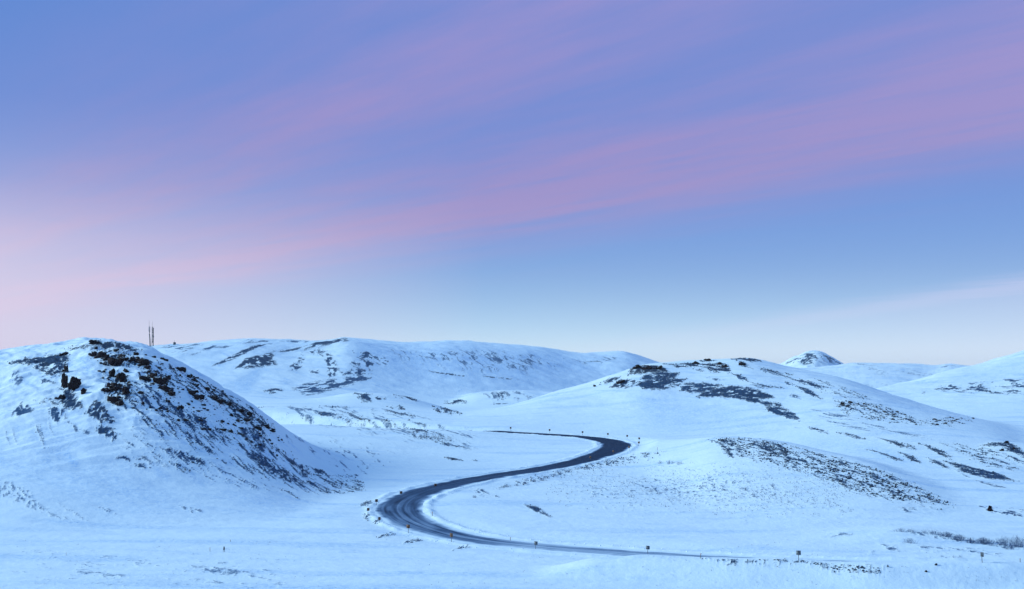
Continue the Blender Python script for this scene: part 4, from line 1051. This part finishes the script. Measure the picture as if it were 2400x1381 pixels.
for a_ in SHR: shrub(*a_, 'leafless shrubs on the bank at the lower right', dens=3.0 if 'dense' in a_[4] else 1.2)
for x_, y_, w_, h_, l_ in [(1546, 1087, 12, 9, 'leftmost shrub of the three on the slope right of the upper road bend'), (1570, 1088, 18, 12, 'middle shrub of the three on the slope right of the upper road bend'), (1592, 1088, 14, 10, 'rightmost shrub of the three on the slope right of the upper road bend')]:
    shrub(x_, y_, w_, h_, l_, 'three shrubs right of the upper road bend', 'G', 1.6)
for x_, y_, w_, h_, l_ in [(1480, 1166, 12, 9, 'small shrub at the left of the sparse line on the white slope'), (1524, 1153, 16, 10, 'small shrub in the middle of the sparse line on the white slope'), (1560, 1150, 16, 8, 'small shrub at the right of the sparse line on the white slope'), (1440, 1160, 14, 6, 'faint low shrub left of the sparse line on the white slope')]:
    shrub(x_, y_, w_, h_, l_, 'sparse small shrubs on the white slope', 'G', 1.2)
ordn = ['first', 'second', 'third', 'fourth', 'fifth', 'sixth', 'seventh', 'eighth', 'ninth', 'tenth']
for i_, (x_, y_, w_, h_) in enumerate([(1112, 1167, 8, 8), (1188, 1142, 9, 8), (1211, 1139, 9, 8), (1230, 1135, 9, 8), (1252, 1130, 9, 9), (1271, 1127, 12, 10), (1300, 1116, 11, 8), (1333, 1107, 8, 8), (1362, 1099, 11, 8), (1458, 1078, 10, 7)]):
    shrub(x_, y_, w_, h_, ordn[i_] + ' dark tuft from the left along the near verge between the two bends', 'tufts along the verge between the bends', 'G', 2.0)

# ---- frosted tufts on the white slope (uncountable)
r_ = np.random.default_rng(33); mbv = []; mbf = []; off = 0
cnt = 0
while cnt < 1500:
    x, y = r_.uniform(1280, 2000), r_.uniform(1085, 1215)
    if abs(y - (1140 + (x - 1600) * 0.06)) > r_.uniform(10, 70): continue
    if noise2(np.array([x / 60.0]), np.array([y / 22.0]), 5)[0] < r_.uniform(-.5, .3): continue
    p = at(x, y, 'G'); cnt += 1
    if RD[np.searchsorted(RR, math.hypot(p.x, p.y)), col_of(p.x / p.y)] < 7: continue
    h = r_.uniform(.12, .38)
    for _ in range(4):
        a = r_.uniform(0, 6.28); s = h * 0.55
        b = np.array(p) + np.array([r_.normal(0, .08), r_.normal(0, .08), -0.03])
        t = b + np.array([math.cos(a) * s * .6, math.sin(a) * s * .6, h])
        wv = np.array([math.sin(a), -math.cos(a), 0]) * 0.035
        mbv += [b - wv, b + wv, t]; mbf.append((off, off + 1, off + 2)); off += 3
cnt = 0
while cnt < 420:
    x, y = r_.uniform(20, 2380), r_.uniform(1265, 1378)
    if noise2(np.array([x / 90.0]), np.array([y / 16.0]), 15)[0] < r_.uniform(-.1, .6): continue
    p = at(x, y, 'N'); cnt += 1
    if RD[np.searchsorted(RR, math.hypot(p.x, p.y)), col_of(p.x / p.y)] < 7: continue
    h = r_.uniform(.06, .22)
    for _ in range(3):
        a = r_.uniform(0, 6.28)
        b = np.array(p) + np.array([r_.normal(0, .1), r_.normal(0, .1), -0.03])
        t = b + np.array([math.cos(a) * h * .5, math.sin(a) * h * .5, h])
        wv = np.array([math.sin(a), -math.cos(a), 0]) * 0.03
        mbv += [b - wv, b + wv, t]; mbf.append((off, off + 1, off + 2)); off += 3
o = new_mesh('grass_tufts', np.array(mbv), np.array(mbf), M_GRASS)
tag(o, 'frosted grass tips dotted over the open snow and the white slope', 'grass', kind='stuff')

# ------------------------------------------------------------------ road signs
def chevron_proto():
    root = empty('chevron_sign', (0, 0, 0))
    p = MB(); p.tube([(0, 0, -0.4), (0, 0, 1.38)], 0.042, 8); p.build('post', M_POST, root)
    w, h, c = 0.33, 0.31, 0.04
    pl = [(-w + c, -h), (w - c, -h), (w, -h + c), (w, h - c), (w - c, h), (-w + c, h), (-w, h - c), (-w, -h + c)]
    b = MB(); b.prism([(x, z + 1.13) for x, z in pl], -0.075, -0.050); bo = b.build('board', M_YELLOW, root)
    k_ = MB(); k_.prism([(x * .97, z * .97 + 1.13) for x, z in pl], -0.0495, -0.044); k_.build('back_plate', M_GREY, bo)
    f = MB()
    for s in (0.0,):
        f.prism([(-0.20, 1.13), (0.02, 1.40), (0.19, 1.40), (-0.03, 1.13), (0.19, 0.86), (0.02, 0.86)], -0.081, -0.0755)
    f.build('chevron', M_BLACK, bo)
    for bz_ in (1.25, 1.01):
        br = MB(); br.box((0, -0.0385, bz_), (0.3, 0.010, 0.03)); br.build('bracket', M_STEEL, root)
    return root
def tree_copy(o, parent=None):
    c = o.copy(); COL.objects.link(c); c.parent = parent
    for ch in list(o.children): tree_copy(ch, c)
    return c
proto = chevron_proto()
SIGNS = [  # px, foot py, yaw (deg, 0 faces the camera), zone, scale, sink, label
 (1021, 1144, 10, 'N', 1.0, .25, 'chevron sign farthest up the road on the outside of the left bend'),
 (940, 1163, 15, 'N', 1.0, .25, 'second chevron sign down from the top on the outside of the left bend'),
 (882, 1184, 20, 'N', 1.0, .1, 'third chevron sign down, beside the first dark heap of the left bend'),
 (862, 1207, 35, 'N', 1.0, 0, 'leftmost chevron sign of all, at the tip of the left bend'),
 (889, 1225, 40, 'N', 1.0, .3, 'chevron sign sunk in snow just below the tip of the left bend'),
 (957, 1249, -30, 'N', 1.1, 0, 'chevron sign standing in front of the road at the lower side of the left bend'),
 (1058, 1270, -45, 'N', 1.1, 0, 'pale-posted chevron sign at the near edge, right of the left bend'),
 (1255, 1288, 158, 'N', 1.0, 0, 'grey back of a chevron sign overlapping the snowy lower road'),
 (1518, 1299, 170, 'N', 1.0, 0, 'palest grey sign, far side of the lower road where it fades'),
 (1872, 1315, 172, 'N', 1.05, 0, 'grey sign on the rubble-covered bank at the lower right'),
 (2302, 1319, 130, 'N', 1.05, 0, 'narrow dark sign seen edge-on at the lower right by the shrubs'),
 (1197, 1010, 20, 'F', 1.0, 0, 'leftmost chevron sign along the far stretch of the road'),
 (1288, 1015, 20, 'F', 1.0, 0, 'second chevron sign from the left along the far stretch'),
 (1365, 1020, 20, 'F', 1.0, 0, 'third chevron sign from the left along the far stretch'),
 (1425, 1024.5, 20, 'F', 1.0, 0, 'fourth chevron sign from the left along the far stretch'),
 (1470, 1029, 20, 'F', 1.0, 0, 'fifth chevron sign from the left, near the tip of the right bend'),
 (1498, 1035, 15, 'F', 1.0, 0, 'upper one of the two stacked-looking signs at the tip of the right bend'),
 (1497, 1045, 0, 'F', 1.0, 0, 'lower one of the two stacked-looking signs at the tip of the right bend'),
 (1475, 1056, -30, 'F', 1.0, 0, 'orange-edged sign against the dark road at the tip of the right bend'),
 (1438, 1066, -35, 'F', 1.0, 0, 'orange-edged sign against the dark road in the middle of the right bend'),
 (1384, 1080, -40, 'F', 1.0, 0, 'orange-edged sign against the dark road, lowest of the right bend'),
]
for i_, (x_, y_, yaw, zn, sc, sink, lb) in enumerate(SIGNS):
    o = proto if i_ == 0 else tree_copy(proto)
    p = ray(x_, y_, *ZONE[zn]); 
    o.location = (p[0], p[1], ground_z(*p) - sink)
    o.rotation_euler = (0, math.radians((i_ * 37 % 7 - 3) * 1.0), math.radians(yaw) - math.atan2(p[0], p[1]))
    o.scale = (sc, sc, sc)
    tag(o, lb, 'road sign', 'chevron signs along the road')

# ---- stakes
def stake(px, py, h, label, zone='N', lean=0.0, rad=0.05, name='marker_stake', wide=False):
    p = at(px, py, zone); m = p.y / FPX; H = h * m
    root = empty(name, p); root.rotation_euler = (0, lean, 0)
    b = MB()
    if wide: b.tube([(0, 0, -0.3), (0, 0, H * .30), (0, 0, H * .42), (0, 0, H * .8), (0, 0, H)], [rad * .6, rad * .6, rad * 1.5, rad * 1.3, rad * .3], 8)
    else: b.tube([(0, 0, -0.3), (0, 0, H * .96), (0, 0, H)], [rad, rad * .9, rad * .5], 8)
    b.build('pole', M_POST if wide else M_STAKE, root)
    if not wide:
        q = MB(); q.tube([(0, 0, H * .70), (0, 0, H * .86)], rad * 1.15, 8); q.build('reflector_band', M_ORANGE, root)
    tag(root, label, 'stake', 'marker stakes')
stake(1013, 1209, 10, 'wooden stake on the inside of the left bend', rad=.07)
stake(1196, 1268, 9, 'wooden stake on the far verge of the lower road, left of the grey sign back')
stake(1641, 1309, 13, 'leaning wooden stake where the lower road disappears', lean=0.16)
stake(2391, 1318, 9, 'thin stake at the right border beside the lower road')
stake(1541, 1043, 8, 'thin stake on the crest right of the upper road bend', 'G')
stake(492, 1293, 10, 'thin faint stake left of the dark spindle post in the open field', rad=.035)
stake(525, 1294, 13, 'dark spindle-shaped post alone in the open snow field at lower left', rad=.10, name='spindle_post', wide=True)
stake(540, 1270, 5, 'tiny stake behind and right of the dark spindle post', rad=.04)
stake(155, 1302, 7, 'faint thin stake in the open field nearest the left border', rad=.03)

# ------------------------------------------------------------------ masts and hut on the far ridge
def on_ridge(px, py):
    p = ray(px, py, 940, 1060); return Vector((p[0], p[1], ground_z(*p)))
p = on_ridge(352, 812); m = p.y / FPX
root = empty('antenna_pole', p)
H = 47 * m
b = MB(); b.tube([(0, 0, -1), (-.3, 0, H * .36), (-.75, 0, H * .62)], [.42, .40, .40], 10); b.build('pole', M_STEEL, root)
b = MB(); b.tube([(-.75, 0, H * .62), (-.80, 0, H * .70), (-.85, 0, H)], [.22, .20, .16], 8); b.build('upper_pole', M_STEEL, root)
for a in range(3):
    t = a * 2.094 + .5
    q = MB(); q.box((-.83 + math.cos(t) * .48, math.sin(t) * .48, H * .86), (.30, .16, H * .24), t + 1.57); q.build('panel_antenna', M_PANEL, root)
q = MB(); q.box((-.6, 0, H * .715), (.55, .5, .7)); q.build('radio_box', M_STEEL, root)
q = MB(); q.tube([(-1.0, 0, H), (-1.15, 0, H * 1.30)], [.10, .06], 5); q.build('whip_antenna', M_STEEL, root)
tag(root, 'slim antenna pole with grey panels at its head, left of the lattice mast', 'antenna')
p = on_ridge(358, 812); m = p.y / FPX
root = empty('lattice_mast', p); H = 46 * m; hw = 2.0 * m * 0.9
legs = [(-hw, -hw * .8), (hw, -hw * .8), (0, hw)]
for i_, (x, y) in enumerate(legs):
    top = H if i_ == 0 else H * .93
    q = MB(); q.tube([(x, y, -1), (x * .9, y * .9, top)], [.17, .14], 6); q.build('leg', M_STEEL, root)
q = MB(); nz = 12
for lv in range(nz):
    z0, z1 = H * (.18 + .80 * lv / nz), H * (.18 + .80 * (lv + 1) / nz)
    for i_ in range(3):
        a, c = legs[i_], legs[(i_ + 1) % 3]
        if lv % 2: a, c = c, a
        q.tube([(a[0] * .95, a[1] * .95, z0), (c[0] * .95, c[1] * .95, min(z1, H * .93))], .065, 4)
        q.tube([(a[0] * .95, a[1] * .95, z0), (c[0] * .95, c[1] * .95, z0)], .055, 4)
q.build('bracing', M_STEEL, root)
def dish(x, z, r, yaw):
    v = []; f = []; n = 14
    for j, (rr_, dd_) in enumerate(((0.05, .0), (.6, .08), (1.0, .30), (1.0, .55))):
        for k_ in range(n):
            t = 2 * math.pi * k_ / n
            v.append((x + math.cos(t) * rr_ * r, -hw - .2 - dd_ * r, z + math.sin(t) * rr_ * r))
    for j in range(3):
        for k_ in range(n):
            k2 = (k_ + 1) % n
            f.append((j * n + k_, j * n + k2, (j + 1) * n + k2, (j + 1) * n + k_))
    f.append(tuple(3 * n + k_ for k_ in range(n)))
    mb = MB(); mb.add(v, f); return mb.build('dish', M_PANEL if yaw else M_STEEL, root)
dish(hw * .6, H * .545, .55, 0); dish(hw * 1.0, H * .49, .6, 0); dish(hw * .7, H * .24, .55, 0); dish(hw * .9, H * .36, .45, 0)
for z_, w_ in ((.97, .5), (.88, .75), (.80, .45), (.72, .5)):
    q = MB(); q.box((-hw * .8, 0, H * z_), (w_ * 1.5, .5, H * .035)); q.build('antenna_unit', M_STEEL, root)
q = MB(); q.tube([(-hw, 0, H * .98), (-hw, 0, H * 1.26)], [.09, .05], 5); q.build('whip_antenna', M_STEEL, root)
q = MB(); q.tube([(hw, 0, H * .90), (hw * .9, 0, H * 1.0)], .07, 5); q.build('rod_antenna', M_STEEL, root)
tag(root, 'steel lattice radio mast with small dishes on the far ridge skyline', 'radio mast')
p = on_ridge(409, 808); m = p.y / FPX
root = empty('equipment_hut', p)
hw_ = 2.5 * m
q = MB(); q.prism([(-hw_, -1), (hw_, -1), (hw_, 4.0 * m), (hw_ * .6, 5.6 * m), (-hw_ * .6, 5.6 * m), (-hw_, 4.0 * m)], -.9, .9); q.build('cabin', M_HUT, root)
q = MB(); q.prism([(-hw_ * 1.08, 3.95 * m), (-hw_ * .6, 5.75 * m), (hw_ * .6, 5.75 * m), (hw_ * 1.08, 3.95 * m), (hw_ * .55, 5.55 * m), (-hw_ * .55, 5.55 * m)], -1.0, 1.0); q.build('roof', M_STEEL, root)
q = MB(); q.box((0, -.93, 1.6 * m), (.55, .06, 3.0 * m)); q.build('door', M_STEEL, root)
q = MB(); q.tube([(-.1, 0, 5.6 * m), (-.1, 0, 10.5 * m)], [.10, .06], 5); q.build('antenna', M_STEEL, root)
tag(root, 'tiny dark hut with a thin aerial on the far ridge skyline', 'hut')
p = on_ridge(396, 811)
V, F = craggy(77, .9, .7, .55, 2, False)
o = new_mesh('cairn', V, F, M_ROCK); o.location = p
tag(o, 'low cairn of stones on the ridge left of the tiny hut', 'cairn')

# ------------------------------------------------------------------ thin cold air between the hills
hz, nt, bs = material('cold_air')
nt.nodes.remove(bs)
pv = N(nt, 'ShaderNodeVolumePrincipled')
pv.inputs['Color'].default_value = (0.86, 0.92, 1.0, 1)
pv.inputs['Density'].default_value = 0.000045
nt.links.new(pv.outputs[0], nt.nodes['Material Output'].inputs['Volume'])
mb = MB(); z0_, z1_ = float(GZ.min()) - 1.0, max(float(GZ.max()), 80.0) + 3.0
mb.box((0, 0, (z0_ + z1_) / 2), (13200, 13200, z1_ - z0_))
o = mb.build('haze', hz); tag(o, 'thin bluish winter haze over the whole valley', 'haze', kind='stuff')
